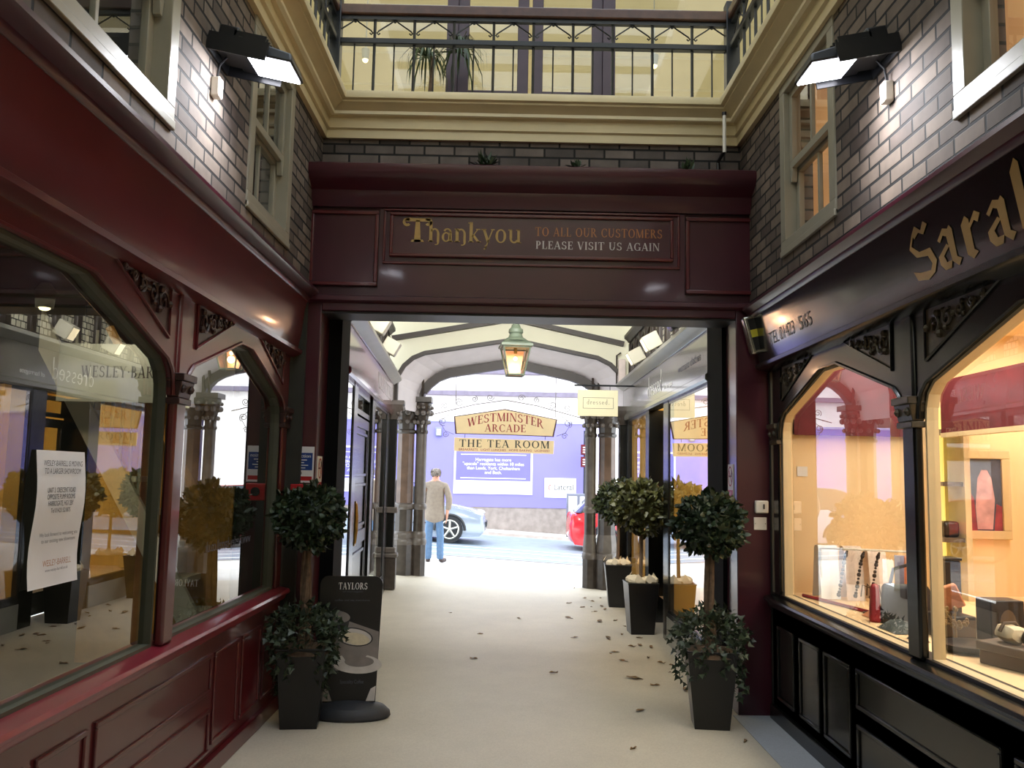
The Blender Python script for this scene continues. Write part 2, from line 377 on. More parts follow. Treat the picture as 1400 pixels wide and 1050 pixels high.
G = {
 'A': (.9, _D(.12, 0, .45, 1, TN) + _D(.76, 0, .45, 1, TH) + _H(.24, .62, .33) + _S(.12, 0, .24) + _S(.76, 0, .32)),
 'B': (.76, _V(.2, 0, 1) + _A(.34, .74, .27, .26, -90, 90) + _A(.36, .27, .32, .27, -90, 90) + _H(.08, .36, .97) + _H(.2, .36, .5) + _H(.08, .36, .03)),
 'C': (.86, _A(.47, .5, .42, .5, 48, 312) + _V(.76, .66, .95, .05) + _V(.76, .06, .26, .05)),
 'D': (.92, _V(.2, 0, 1) + _A(.36, .5, .5, .5, -90, 90) + _H(.06, .38, .97) + _H(.06, .38, .03)),
 'E': (.72, _V(.2, 0, 1) + _H(.06, .64, .97) + _H(.2, .5, .52) + _H(.06, .66, .03) + _V(.63, .76, 1, .05) + _V(.65, 0, .25, .05) + _V(.5, .42, .62, .05)),
 'G': (.92, _A(.47, .5, .42, .5, 48, 320) + _V(.76, .66, .95, .05) + _V(.76, .04, .42) + _S(.76, .42, .3)),
 'H': (.96, _V(.2, 0, 1) + _V(.76, 0, 1) + _H(.2, .76, .5) + _S(.2, 0) + _S(.2, 1) + _S(.76, 0) + _S(.76, 1)),
 'I': (.4, _V(.2, 0, 1) + _S(.2, 0) + _S(.2, 1)),
 'K': (.9, _V(.2, 0, 1) + _D(.28, .42, .68, 1, TN) + _D(.76, 0, .38, .58, TH) + _S(.2, 0) + _S(.2, 1) + _S(.68, 1, .24) + _S(.78, 0, .26)),
 'L': (.72, _V(.2, 0, 1) + _S(.2, 1) + _H(.06, .66, .03) + _V(.65, 0, .28, .05)),
 'M': (1.1, _V(.14, 0, 1, TN) + _D(.54, 0, .18, 1, TH) + _D(.54, 0, .9, 1, TN) + _V(.92, 0, 1) + _S(.14, 0, .22) + _S(.92, 0) + _S(.12, 1, .2) + _S(.94, 1, .22)),
 'N': (.96, _V(.16, 0, 1, TN) + _D(.8, 0, .2, 1, TH) + _V(.8, 0, 1, TN) + _S(.16, 0, .24) + _S(.8, 1, .24) + _S(.12, 1, .2)),
 'O': (.98, _A(.49, .5, .44, .5, 0, 360, n=26)),
 'P': (.74, _V(.2, 0, 1) + _A(.34, .72, .32, .28, -90, 90) + _H(.06, .36, .97) + _H(.2, .36, .47) + _S(.2, 0)),
 'R': (.88, _V(.2, 0, 1) + _A(.34, .74, .31, .26, -90, 90) + _H(.06, .36, .97) + _H(.2, .36, .5) + _S(.2, 0) + _D(.78, 0, .42, .5, TH) + _S(.8, 0, .2)),
 'S': (.74, _A(.37, .74, .28, .26, 30, 270, .14, .07) + _A(.37, .27, .31, .27, 90, -150, .15, .08) + _V(.6, .7, .95, .05) + _V(.09, .05, .3, .05)),
 'T': (.86, _V(.43, 0, 1) + _S(.43, 0) + _H(.04, .82, .97) + _V(.065, .74, 1, .05) + _V(.795, .74, 1, .05)),
 'U': (.94, _V(.2, .38, 1) + _V(.76, .38, 1, TN) + _A(.45, .4, .335, .4, 180, 360, .15, .07) + _S(.2, 1) + _S(.76, 1, .24)),
 'V': (.88, _D(.44, 0, .14, 1, TH) + _D(.46, 0, .76, 1, TN) + _S(.14, 1) + _S(.76, 1, .22)),
 'W': (1.24, _D(.38, 0, .14, 1, TH) + _D(.38, 0, .64, 1, TN) + _D(.84, 0, .6, 1, TH) + _D(.86, 0, 1.1, 1, TN) + _S(.14, 1, .28) + _S(.62, 1, .26) + _S(1.1, 1, .2)),
 'Y': (.86, _D(.43, .46, .14, 1, TH) + _D(.43, .46, .74, 1, TN) + _V(.43, 0, .48) + _S(.14, 1) + _S(.74, 1, .22) + _S(.43, 0)),
 '-': (.34, [[(.06, .5), (.17, .4), (.28, .5), (.17, .6)]]), '.': (.3, _A(.15, .08, .08, .08, 0, 360, .08, .08)),
 ' ': (.42, []),
 'd': (.66, _V(.5, 0, 1.25, .1) + _A(.3, .33, .25, .33, 0, 360, .1, .05, 20)),
 'r': (.46, _V(.14, 0, .66, .1) + _A(.32, .4, .2, .26, 40, 150, .05, .1, 8)),
 'e': (.6, _A(.3, .33, .26, .33, 30, 330, .1, .05, 18) + _H(.08, .54, .36, .05) + _A(.3, .33, .26, .33, 0, 32, .08, .05, 4)),
 's': (.52, _A(.26, .49, .19, .17, 40, 270, .08, .06) + _A(.26, .17, .2, .17, 90, -140, .08, .06)),
 # old style lower case with curled feet for the header board
 'h': (.7, _V(.18, 0, 1.02) + _A(.38, .36, .26, .32, 0, 140, .13, .08) + _V(.575, -.02, .38, .13) + _A(.46, -.02, .18, .16, 0, -110, .12, .04, 6) + _S(.12, 1, .2) + _S(.18, 0, .28)),
 'a': (.66, _A(.28, .24, .24, .25, 0, 360, .13, .06, 18) + _V(.52, 0, .5, .13) + _A(.34, .44, .245, .25, 0, 150, .12, .07, 8) + _S(.56, 0, .18)),
 'n': (.72, _V(.18, 0, .68) + _A(.38, .36, .27, .32, 0, 140, .13, .08) + _V(.585, -.02, .38, .13) + _A(.46, -.02, .19, .16, 0, -110, .12, .04, 6) + _H(.04, .2, .655, .05) + _S(.18, 0, .28)),
 'k': (.72, _V(.18, 0, 1.02) + _D(.24, .26, .54, .66, TN) + _D(.6, 0, .3, .36, .16) + _S(.12, 1, .2) + _S(.18, 0, .28) + _S(.56, .66, .24) + _S(.62, 0, .2)),
 'y': (.68, _D(.36, .02, .12, .68, .15) + _D(.22, -.3, .6, .68, .07) + _A(.14, -.24, .14, .12, -100, 60, .08, .06, 8) + _S(.12, .66, .26) + _S(.6, .66, .2)),
 'o': (.68, _A(.33, .34, .29, .35, 0, 360, .14, .06, 20)),
 'u': (.74, _V(.16, .22, .68, .14) + _A(.34, .26, .25, .27, 180, 330, .12, .08, 10) + _V(.58, 0, .68, .14) + _S(.12, .66, .2) + _S(.54, .66, .2) + _S(.62, 0, .2)),
}
def carved(mb, s, u, v, h, w=.002, width=None, align='c', gap=.06, warp=None):
    """serif signwriting of cap height h"""
    W = sum(G[c][0] + gap for c in s) - gap; k = (width / W) if width else h
    x = u + {'c': -W * k / 2, 'l': 0, 'r': -W * k}[align]
    for c in s:
        g, polys = G[c]
        for q in polys:
            pts = [(x + a * k, v + b * h) for a, b in q]
            if warp: pts = [warp(*p) for p in pts]
            mb.poly([(a, b, w) for a, b in pts])
        x += (g + gap) * k

# ------------------------------------------------------------------ camera
cam = bpy.data.cameras.new('camera'); co = bpy.data.objects.new('camera', cam); COL.objects.link(co); sc.camera = co
cam.sensor_width = 36; cam.lens = 1200 / 1400 * 36; cam.clip_start = .02; cam.clip_end = 300
pit, rol, yaw = .1047, .0195, .0024
Fv = Vector((math.sin(yaw) * math.cos(pit), math.cos(yaw) * math.cos(pit), math.sin(pit)))
r0 = Vector((math.cos(yaw), -math.sin(yaw), 0)); u0 = r0.cross(Fv)
Rv = r0 * math.cos(rol) + u0 * math.sin(rol); Uv = Rv.cross(Fv)
mw = Matrix((Rv, Uv, -Fv)).transposed().to_4x4(); mw.translation = (0, 0, 1.65); co.matrix_world = mw

# ------------------------------------------------------------------ ground
def gz(x, y):
    t = min(1, max(0, (y - 10.5) / 3.0)); t = t * t * (3 - 2 * t)
    return t * .054 * (1.4 - x)
def sheet(x0, x1, y0, y1, nx, ny, dz=0, thick=.0):
    mb = MB(); vs = []; fs = []
    for j in range(ny + 1):
        for i in range(nx + 1):
            x = x0 + (x1 - x0) * i / nx; y = y0 + (y1 - y0) * j / ny; vs.append((x, y, gz(x, y) + dz))
    for j in range(ny):
        for i in range(nx): a = j * (nx + 1) + i; fs.append((a, a + 1, a + nx + 2, a + nx + 1))
    return mb.add(vs, fs)
struct(sheet(-1.75, 1.95, -3, 13.3, 6, 60).build('floor', M['floor']))
mb = MB(); mb.box(1.62, 1.9, -3, 6.4, .001, .004); struct(mb.build('floor_margin', M['floorgrey']))
struct(sheet(-14, 14, 13.3, 16.9, 20, 6, .0).build('floor_pavement', M['pave']))
struct(sheet(-30, 30, 16.9, 24.6, 20, 4, -.08).build('floor_road', M['road']))
mb = sheet(-14, 14, 16.78, 16.9, 14, 1, .004)
struct(mb.build('trim_kerb', M['greystone']))
struct(sheet(-30, 30, 24.6, 60, 20, 8, -.0).build('floor_far_pavement', M['pave']))
for y0, y1 in ((18.25, 18.4), (19.3, 19.42), (20.1, 20.2)):
    tag(sheet(-14, 14, y0, y1, 14, 1, -.074).build('road_marking', M['line']), 'white line painted along the road, ' + {18.25: 'nearest the pavement', 19.3: 'middle of the three', 20.1: 'nearest the cars'}[y0], 'road marking')

# ------------------------------------------------------------------ court shell: brick upper walls
BL, BR = -1.5, 1.77
def brick_wall(x0, x1, wins, m, name):
    mb = MB(); z0, z1 = 2.95, 4.55; ys = -3.2
    for a, b in wins:
        mb.box(x0, x1, ys, a, z0, z1); mb.box(x0, x1, a, b, z0, 3.13); mb.box(x0, x1, a, b, 4.28, z1); ys = b
    mb.box(x0, x1, ys, 6.65, z0, z1)
    return struct(mb.build(name, m, loc=(0, 0, 0)))
WL = [(-2.2, -1.1), (-.6, .5), (2.55, 3.7), (4.78, 5.72)]
WR = [(-2.2, -1.1), (-.6, .5), (2.35, 3.38), (4.66, 5.62)]
brick_wall(BL - .25, BL, WL, M['brickL'], 'wall_left')
brick_wall(BR, BR + .25, WR, M['brickR'], 'wall_right')
mb = MB(); mb.box(BL - .25, BR + .25, 6.65, 6.95, 2.95, 4.5); struct(mb.build('wall_front', M['brickF'], loc=(0, 0, 0)))
mb = MB(); mb.box(-1.9, 2.2, -3.25, -3.0, 0, 9); struct(mb.build('wall_rear', M['cream']))
# upper sash windows
wn = 0
def sash_window(side, a, b):
    global wn; wn += 1
    x, s, zb, zt = (BL, 1, 3.13, 4.28) if side == 'L' else (BR, -1, 3.11, 4.28)
    T = lambda u, v, w: (x + s * w, u, v)
    e = bpy.data.objects.new('window_%d' % wn, None); COL.objects.link(e); e.location = (x, (a + b) / 2, zb); e['_loc'] = tuple(e.location); e['kind'] = 'structure'
    mb = MB(T); mb.frame(a, b, zb, zt, .09, -.1, .012); mb.box(a - .0, b + .0, zb - .01, zb + .03, -.1, .018); mb.build('window_frame', M['sash'], e, bevel=.004)
    zm = (zb + zt) / 2 - .03
    mb = MB(T); mb.frame(a + .09, b - .09, zm, zt - .09, .05, -.06, -.025); mb.box((a + b) / 2 - .013, (a + b) / 2 + .013, zm + .05, zt - .14, -.055, -.03)
    for u in (a + .115, b - .115): mb.prism([(u - .025, zm), (u + .025, zm), (u + .012, zm - .09), (u - .012, zm - .09)], -.06, -.025)
    mb.build('upper_sash', M['sash'], e, bevel=.003)
    mb = MB(T); mb.frame(a + .09, b - .09, zb + .045, zm + .03, .055, -.1, -.065); mb.box((a + b) / 2 - .013, (a + b) / 2 + .013, zb + .1, zm - .02, -.095, -.07); mb.build('lower_sash', M['sash'], e, bevel=.003)
    mb = MB(T); mb.poly([(a + .1, zb + .06, -.08), (b - .1, zb + .06, -.08), (b - .1, zm, -.08), (a + .1, zm, -.08)]); mb.poly([(a + .1, zm, -.045), (b - .1, zm, -.045), (b - .1, zt - .1, -.045), (a + .1, zt - .1, -.045)])
    mb.build('window_pane', M['paneupper'], e)
    mb = MB(T); mb.box(a + .02, b - .02, zb + .02, zt - .02, -.24, -.2); mb.build('room_backing', M['room_backing'] if side == 'R' else M['darkroom'], e)  # stand-in for the room behind: glowing on the right, dark on the left
for a, b in WL: sash_window('L', a, b)
for a, b in WR: sash_window('R', a, b)

# gallery floor, cornice and balustrades
prof = [(0, 4.25), (.035, 4.25), (.035, 4.315), (.055, 4.325), (.055, 4.33), (.045, 4.335), (.045, 4.41), (.07, 4.42), (.085, 4.44), (.1, 4.445), (.13, 4.475), (.17, 4.49), (.17, 4.505), (.2, 4.51), (.205, 4.545), (.2, 4.565), (0, 4.565)]
for nm, T, u0, u1 in (('trim_front', lambda u, v, w: (u, 6.65 - w, v), BL, BR), ('trim_left', lambda u, v, w: (BL + w, u, v), -3.2, 6.65), ('trim_right', lambda u, v, w: (BR - w, u, v), -3.2, 6.65)):
    struct(MB(T).extrude(prof, u0, u1).build(nm, M['creamtrim']))
for nm, b in (('floor_gallery_front', (-2.9, 3.2, 6.55, 7.7)), ('floor_gallery_left', (-2.9, BL + .1, -3.2, 6.55)), ('floor_gallery_right', (BR - .1, 3.2, -3.2, 6.55))):
    struct(MB().box(*b, 4.42, 4.562).build(nm, M['creamtop']))
def balustrade(T, L0, L1, label, n, ends=True):
    """railing along u from L0 to L1 with n bays"""
    c = T((L0 + L1) / 2, 4.56, 0); e = thing('balustrade', label, 'railing', c)
    MB(T).box(L0, L1, 5.185, 5.27, -.045, .045).build('top_rail', M['wood'], e, bevel=.012)
    MB(T).box(L0, L1, 4.955, 5.0, -.03, .03).build('middle_rail', M['blackiron'], e, bevel=.006)
    MB(T).box(L0, L1, 5.155, 5.185, -.02, .02).build('upper_rail', M['blackiron'], e)
    if ends:
        for u in (L0, L1): MB(T).box(u - .05, u + .05, 4.56, 5.35, -.05, .05).build('corner_post', M['blackiron'], e, bevel=.006)
    st = (L1 - L0) / n
    for i in range(n):
        a = L0 + i * st; m_ = a + st / 2
        if i: MB(T).tube([(a, 4.56, 0), (a, 5.16, 0)], .012, 6).build('baluster', M['blackiron'], e)
        MB(T).tube([(m_, 4.56, 0), (m_, 4.96, 0)], .0065, 6).build('thin_baluster', M['blackiron'], e)
        mb = MB(T)
        for s in (-1, 1):
            pts = [(m_ + s * .012, 5.15, 0), (m_ + s * .03, 5.135, 0), (m_ + s * (st / 2 - .03), 5.07, 0), (m_ + s * (st / 2 - .015), 5.052, 0), (m_ + s * (st / 2 - .028), 5.04, 0), (m_ + s * (st / 2 - .04), 5.052, 0)]
            mb.tube(pts, .006, 5)
        mb.ball((m_, 5.148, 0), .014, 6, 4)
        mb.build('scroll_tracery', M['blackiron'], e)
    return e
balustrade(lambda u, v, w: (u, 6.5 - w, v), -1.41, 1.67, 'black iron balustrade with timber rail across the gallery above the archway', 10)
balustrade(lambda u, v, w: (-1.41 + w, u, v), .5, 6.43, 'black iron balustrade along the left gallery edge', 20, False)
balustrade(lambda u, v, w: (1.67 - w, u, v), .5, 6.43, 'black iron balustrade along the right gallery edge', 20, False)
# gallery rooms
for nm, b in (('wall_gallery_left', (-2.95, -2.85, -3.2, 13, 4.4, 8.2)), ('wall_gallery_right', (3.15, 3.25, -3.2, 13, 4.4, 8.2)), ('wall_gallery_back', (-2.9, 3.2, 13, 13.1, 4.4, 8.2))):
    struct(MB().box(*b).build(nm, M['creamtop']))
mb = MB(); mb.hexa([(-2.9, 7.7, 7.9), (3.2, 7.7, 7.9), (3.2, 13, 6.3), (-2.9, 13, 6.3)], [(-2.9, 7.7, 8.0), (3.2, 7.7, 8.0), (3.2, 13, 6.4), (-2.9, 13, 6.4)])
for i in range(9):
    t = i / 9; y = 7.9 + 5 * t; z = 7.9 - 1.6 * (y - 7.7) / 5.3
    mb.box(-2.85, 3.15, y, y + .03, z - .03, z + .02)
struct(mb.build('ceiling_upper_room', M['creamtop']))
struct(MB().box(-2.9, 3.2, 7.7, 13, 4.42, 4.56).build('floor_upper_room', M['creamtop']))
# French doors to the upper room
e = thing('french_doors', 'plum framed glazed double doors behind the gallery railing', 'door', (.13, 7.6, 4.56))
MB().box(-.63, -.53, 7.55, 7.66, 4.56, 7.2).build('door_post', M['door_purple'], e)
MB().box(.78, .89, 7.55, 7.66, 4.56, 7.2).build('door_post', M['door_purple'], e)
for a, b in ((-.53, .11), (.14, .78)):
    mb = MB(lambda u, v, w: (u, 7.6 - w, v)); mb.frame(a, b, 4.58, 7.1, .1, -.02, .025); mb.box(a + .1, b - .1, 4.68, 5.1, -.015, .02)
    d = mb.build('door_leaf', M['door_purple'], e, bevel=.005)
    MB(lambda u, v, w: (u, 7.6 - w, v)).poly([(a + .1, 5.1, 0), (b - .1, 5.1, 0), (b - .1, 7.0, 0), (a + .1, 7.0, 0)]).build('pane', M['paneupper'], d)
MB().box(-.63, .89, 7.55, 7.66, 7.1, 7.25).build('transom', M['door_purple'], e)
for x, s in ((-2.9, 'left'), (.89, 'right')):
    x1 = -.63 if s == 'left' else 3.2
    MBp = MB(lambda u, v, w: (u, 7.6 - w, v)).poly([(x, 4.56, 0), (x1, 4.56, 0), (x1, 7.2, 0), (x, 7.2, 0)])
    struct(MBp.build('window_glazed_screen_' + s, M['paneupper']))
# palm on the gallery
e = thing('potted_palm', 'spiky leaved palm standing behind the gallery railing', 'plant', (-.74, 7.25, 4.562))
MB().lathe([(.1, 4.562), (.13, 4.8), (.14, 4.82), (.12, 4.82), (.11, 4.8)], -.74, 7.25, 14).build('pot', M['planter'], e)
MB().tube([(-.74, 7.25, 4.75), (-.73, 7.25, 5.0), (-.72, 7.25, 5.25)], [.025, .02, .016], 8).build('stem', M['bark'], e)
mb = MB()
for k, (cx, cz, R) in enumerate(((-.78, 5.24, .3), (-.5, 5.3, .34))):
    for i in range(46):
        a = random.uniform(0, 2 * PI); el = random.uniform(-.2, 1.2); L = R * random.uniform(.7, 1.1)
        d = Vector((math.cos(a) * math.cos(el), math.sin(a) * math.cos(el) * .6, math.sin(el))); s_ = d.cross(Vector((0, 0, 1))).normalized() * .009
        p0 = Vector((cx, 7.25, cz)); p1 = p0 + d * L * .5; p2 = p0 + d * L * .8 - Vector((0, 0, L * .45)); p3 = p0 + d * L * .85 - Vector((0, 0, L * .95))
        mb.add([p0 - s_, p0 + s_, p1 + s_, p1 - s_, p2 + s_ * .8, p2 - s_ * .8, p3], [(0, 1, 2, 3), (3, 2, 4, 5), (5, 4, 6)])
mb.build('fronds', M['palm'], e)
for x, lab in ((-1.42, 'small glowing spotlight left of the upper doors'), (1.3, 'small glowing spotlight right of the upper doors')):
    e = thing('ceiling_spotlight', lab, 'lamp', (x, 7.9, 5.5))
    MB().tube([(x, 7.9, 5.62), (x, 7.95, 7.8)], .006, 6).build('rod', M['creambox'], e)
    MB().lathe([(.028, 5.52), (.04, 5.62), (.01, 5.64)], x, 7.9, 10).build('shade', M['creambox'], e)
    MB().ball((x, 7.9, 5.52), .028, 8, 6).build('bulb', M['lamphot'], e)
# glazed court roof
struct(MB().box(-2.9, -2.0, -3.2, 7.7, 8.1, 8.2).build('ceiling_left', M['creamtop']))
struct(MB().box(2.3, 3.2, -3.2, 7.7, 8.1, 8.2).build('ceiling_right', M['creamtop']))
e = thing('roof_light', 'glazed roof light with white bars above the court', 'skylight', (.15, 2.2, 8.15))
MB().poly([(-2, -3.2, 8.15), (2.3, -3.2, 8.15), (2.3, 7.7, 8.15), (-2, 7.7, 8.15)]).build('roof_pane', M['roofglass'], e)
for i in range(12):
    y = -3.1 + i * .98; MB().box(-2, 2.3, y - .03, y + .03, 8.08, 8.18).build('glazing_bar', M['sash'], e)

# ------------------------------------------------------------------ archway front
e = thing('archway', 'dark crimson panelled archway front with deep cornice across the passage entrance', 'archway', (.13, 6.5, 0))
X0, X1 = -1.69, 1.9
MB().box(X0, -1.4, 6.4, 6.7, 0, 2.95).build('pillar', M['crimson_dark'], e, bevel=.006)
MB().box(1.66, X1, 6.4, 6.7, 0, 2.95).build('pillar', M['crimson_dark'], e, bevel=.006)
MB().box(-1.56, 1.87, 6.42, 6.64, 2.86, 3.78).build('header_board', M['crimson_dark'], e)
MB().box(-1.4, 1.66, 6.39, 6.69, 2.84, 2.93).build('lintel', M['crimson_dark'], e, bevel=.008)
MB().box(-1.4, 1.66, 6.41, 6.72, 2.825, 2.84).build('dark_underside', M['black_satin'], e)  # black sheet added under the lintel so bounced light leaves it dark
MB(TF).extrude([(-.1, 2.9), (.03, 2.9), (.05, 2.915), (.05, 2.945), (.02, 2.955), (-.1, 2.955)], -1.5, 1.8).build('lower_moulding', M['crimson_dark'], e)
MB(TF).extrude([(-.2, 3.63), (.015, 3.63), (.03, 3.65), (.035, 3.67), (.05, 3.69), (.055, 3.745), (.1, 3.77), (.16, 3.8), (.19, 3.83), (.2, 3.85), (.2, 3.9), (.185, 3.91), (-.2, 3.93)], -1.53, 1.79).build('cornice', M['crimson_dark'], e)
for (a, b, c, d) in ((-1.51, -1.0, 3.03, 3.6), (1.29, 1.83, 3.02, 3.6)):
    p = MB(TF).box(a, b, c, d, -.04, .0).build('side_panel', M['crimson_dark'], e)
    mb = MB(TF).frame(a, b, c, d, .028, 0, .02); mb.build('panel_moulding', M['crimson'], p, bevel=.006)
p = MB(TF).box(-.99, 1.28, 2.96, 3.62, -.03, .003).build('centre_panel', M['crimson_dark'], e)
MB(TF).frame(-.965, 1.245, 3.2, 3.62, .018, 0, .02).build('panel_moulding', M['crimson'], p, bevel=.005)
e = thing('header_sign', 'crimson header sign with gold thank you lettering over the archway', 'sign', (.14, 6.37, 3.27))
MB(TF).box(-.9, 1.18, 3.27, 3.575, .004, .014).build('board', M['crimson_dark'], e)
MB(TF).frame(-.915, 1.195, 3.255, 3.59, .024, .004, .035).build('sign_frame', M['crimson'], e, bevel=.006)
mb = MB(TF)
def curl(mb, u, v, r, a0, a1, w):
    for q in _A(u, v, r, r, a0, a1, .02, .02, 10): mb.poly([(a, b, w) for a, b in q])
U0, V0, HH = -.82, 3.375, .145
mb.poly([(U0 + .085, V0 - .005, .016), (U0 + .135, V0 - .005, .016), (U0 + .125, V0 + .16, .016), (U0 + .095, V0 + .16, .016)])
mb.poly([(U0 + .01, V0 + .15, .016), (U0 + .19, V0 + .15, .016), (U0 + .215, V0 + .172, .016), (U0 + .03, V0 + .178, .016)])
curl(mb, U0 + .03, V0 + .145, .033, 40, 320, .016); curl(mb, U0 + .19, V0 + .147, .03, -140, 140, .016)
mb.poly([(U0 + .06, V0 - .005, .016), (U0 + .16, V0 - .005, .016), (U0 + .15, V0 + .012, .016), (U0 + .07, V0 + .012, .016)])
carved(mb, 'hankyou', U0 + .185, V0, .15, .016, width=.7, align='l', gap=.03)
mb.build('lettering', M['gold'], e, 'gold lettering reading Thankyou')
mb = MB(TF); carved(mb, 'TO ALL OUR CUSTOMERS', .165, 3.432, .068, .016, width=.95, align='l'); mb.build('lettering', M['goldred'], e, 'orange gold lettering')
mb = MB(TF); carved(mb, 'PLEASE VISIT US AGAIN', .17, 3.335, .06, .016, width=.925, align='l'); mb.build('lettering', M['bone'], e, 'white lettering')
# pipe and weeds on the cornice
e = thing('conduit_pipe', 'short vertical pipe against the bricks right of the cornice', 'pipe', (1.59, 6.6, 3.95))
MB().tube([(1.59, 6.42, 4.12), (1.59, 6.42, 4.42)], .014, 8).build('upper_pipe', M['plastic'], e, 'white upper pipe')
MB().tube([(1.59, 6.62, 3.93), (1.59, 6.62, 4.12), (1.59, 6.42, 4.13)], .014, 8).build('lower_pipe', M['black_satin'], e, 'black lower pipe')
MB().tube([(1.59, 6.42, 4.41), (1.59, 6.42, 4.435)], .018, 8).build('pipe_cap', M['black_satin'], e)
for x, r, lab in ((-.215, .1, 'bushy dark weed growing on top of the crimson cornice'), (.465, .065, 'small weed growing near the middle of the crimson cornice'), (1.27, .08, 'sparse grassy weed growing at the right of the crimson cornice')):
    mb = MB()
    for i in range(46 if x < 0 else 16):
        a = random.uniform(0, 2 * PI); el = random.uniform(.1, 1.5); L = r * random.uniform(.6, 1.3); p0 = Vector((x + random.uniform(-.5, .5) * r, 6.23, 3.91))
        d = Vector((math.cos(a) * math.cos(el), math.sin(a) * math.cos(el) * .6, math.sin(el))); s_ = d.cross(Vector((.3, .2, 1))).normalized() * .007
        mb.add([p0 - s_, p0 + s_, p0 + d * L * .6 + s_ * 1.6, p0 + d * L, p0 + d * L * .6 - s_ * 1.6], [(0, 1, 2, 3, 4)])
    tag(mb.build('weed', M['leaf']), lab, 'plant')

# ------------------------------------------------------------------ court shopfronts
def outline(u0, u1, vs, vc, vt, ch):
    m_ = (u0 + u1) / 2; ch = min(ch, (u1 - u0) / 2 - .005)
    sl = (vt - vc - .05) / (ch - .09)
    R = [(u1, vc - .12), (u1 - .006, vc - .06), (u1 - .03, vc), (u1 - .09, vc + .05), (u1 - ch, vt)]
    L = [(u0 + ch, vt), (u0 + .09, vc + .05), (u0 + .03, vc), (u0 + .006, vc - .06), (u0, vc - .12)]
    return [(u0, vs), (u1, vs)] + R + L, R + L
def inset(pts, t):
    us = [p[0] for p in pts]; vs = [p[1] for p in pts]; uc = (min(us) + max(us)) / 2; vc = (min(vs) + max(vs)) / 2
    return [(uc + (u - uc) * (1 - 2 * t / (max(us) - min(us))), vc + (v - vc) * (1 - 2 * t / (max(vs) - min(vs)))) for u, v in pts]
def ring(mb, a, b, w0, w1):
    n = len(a)
    for i in range(n):
        j = (i + 1) % n
        mb.add([(*a[i], w0), (*a[j], w0), (*b[j], w0), (*b[i], w0), (*a[i], w1), (*a[j], w1), (*b[j], w1), (*b[i], w1)], [(4, 5, 6, 7), (0, 3, 2, 1), (0, 1, 5, 4), (3, 7, 6, 2)])
    return mb
def spiral(mb, u, v, w, r, turns, a0, sg, th):
    pts = []
    for i in range(int(14 * turns) + 1):
        t = i / 14; a = a0 + sg * 2 * PI * t; rr = r * (1 - .8 * t / turns)
        pts.append((u + rr * math.cos(a), v + rr * math.sin(a), w))
    mb.tube(pts, th, 5)
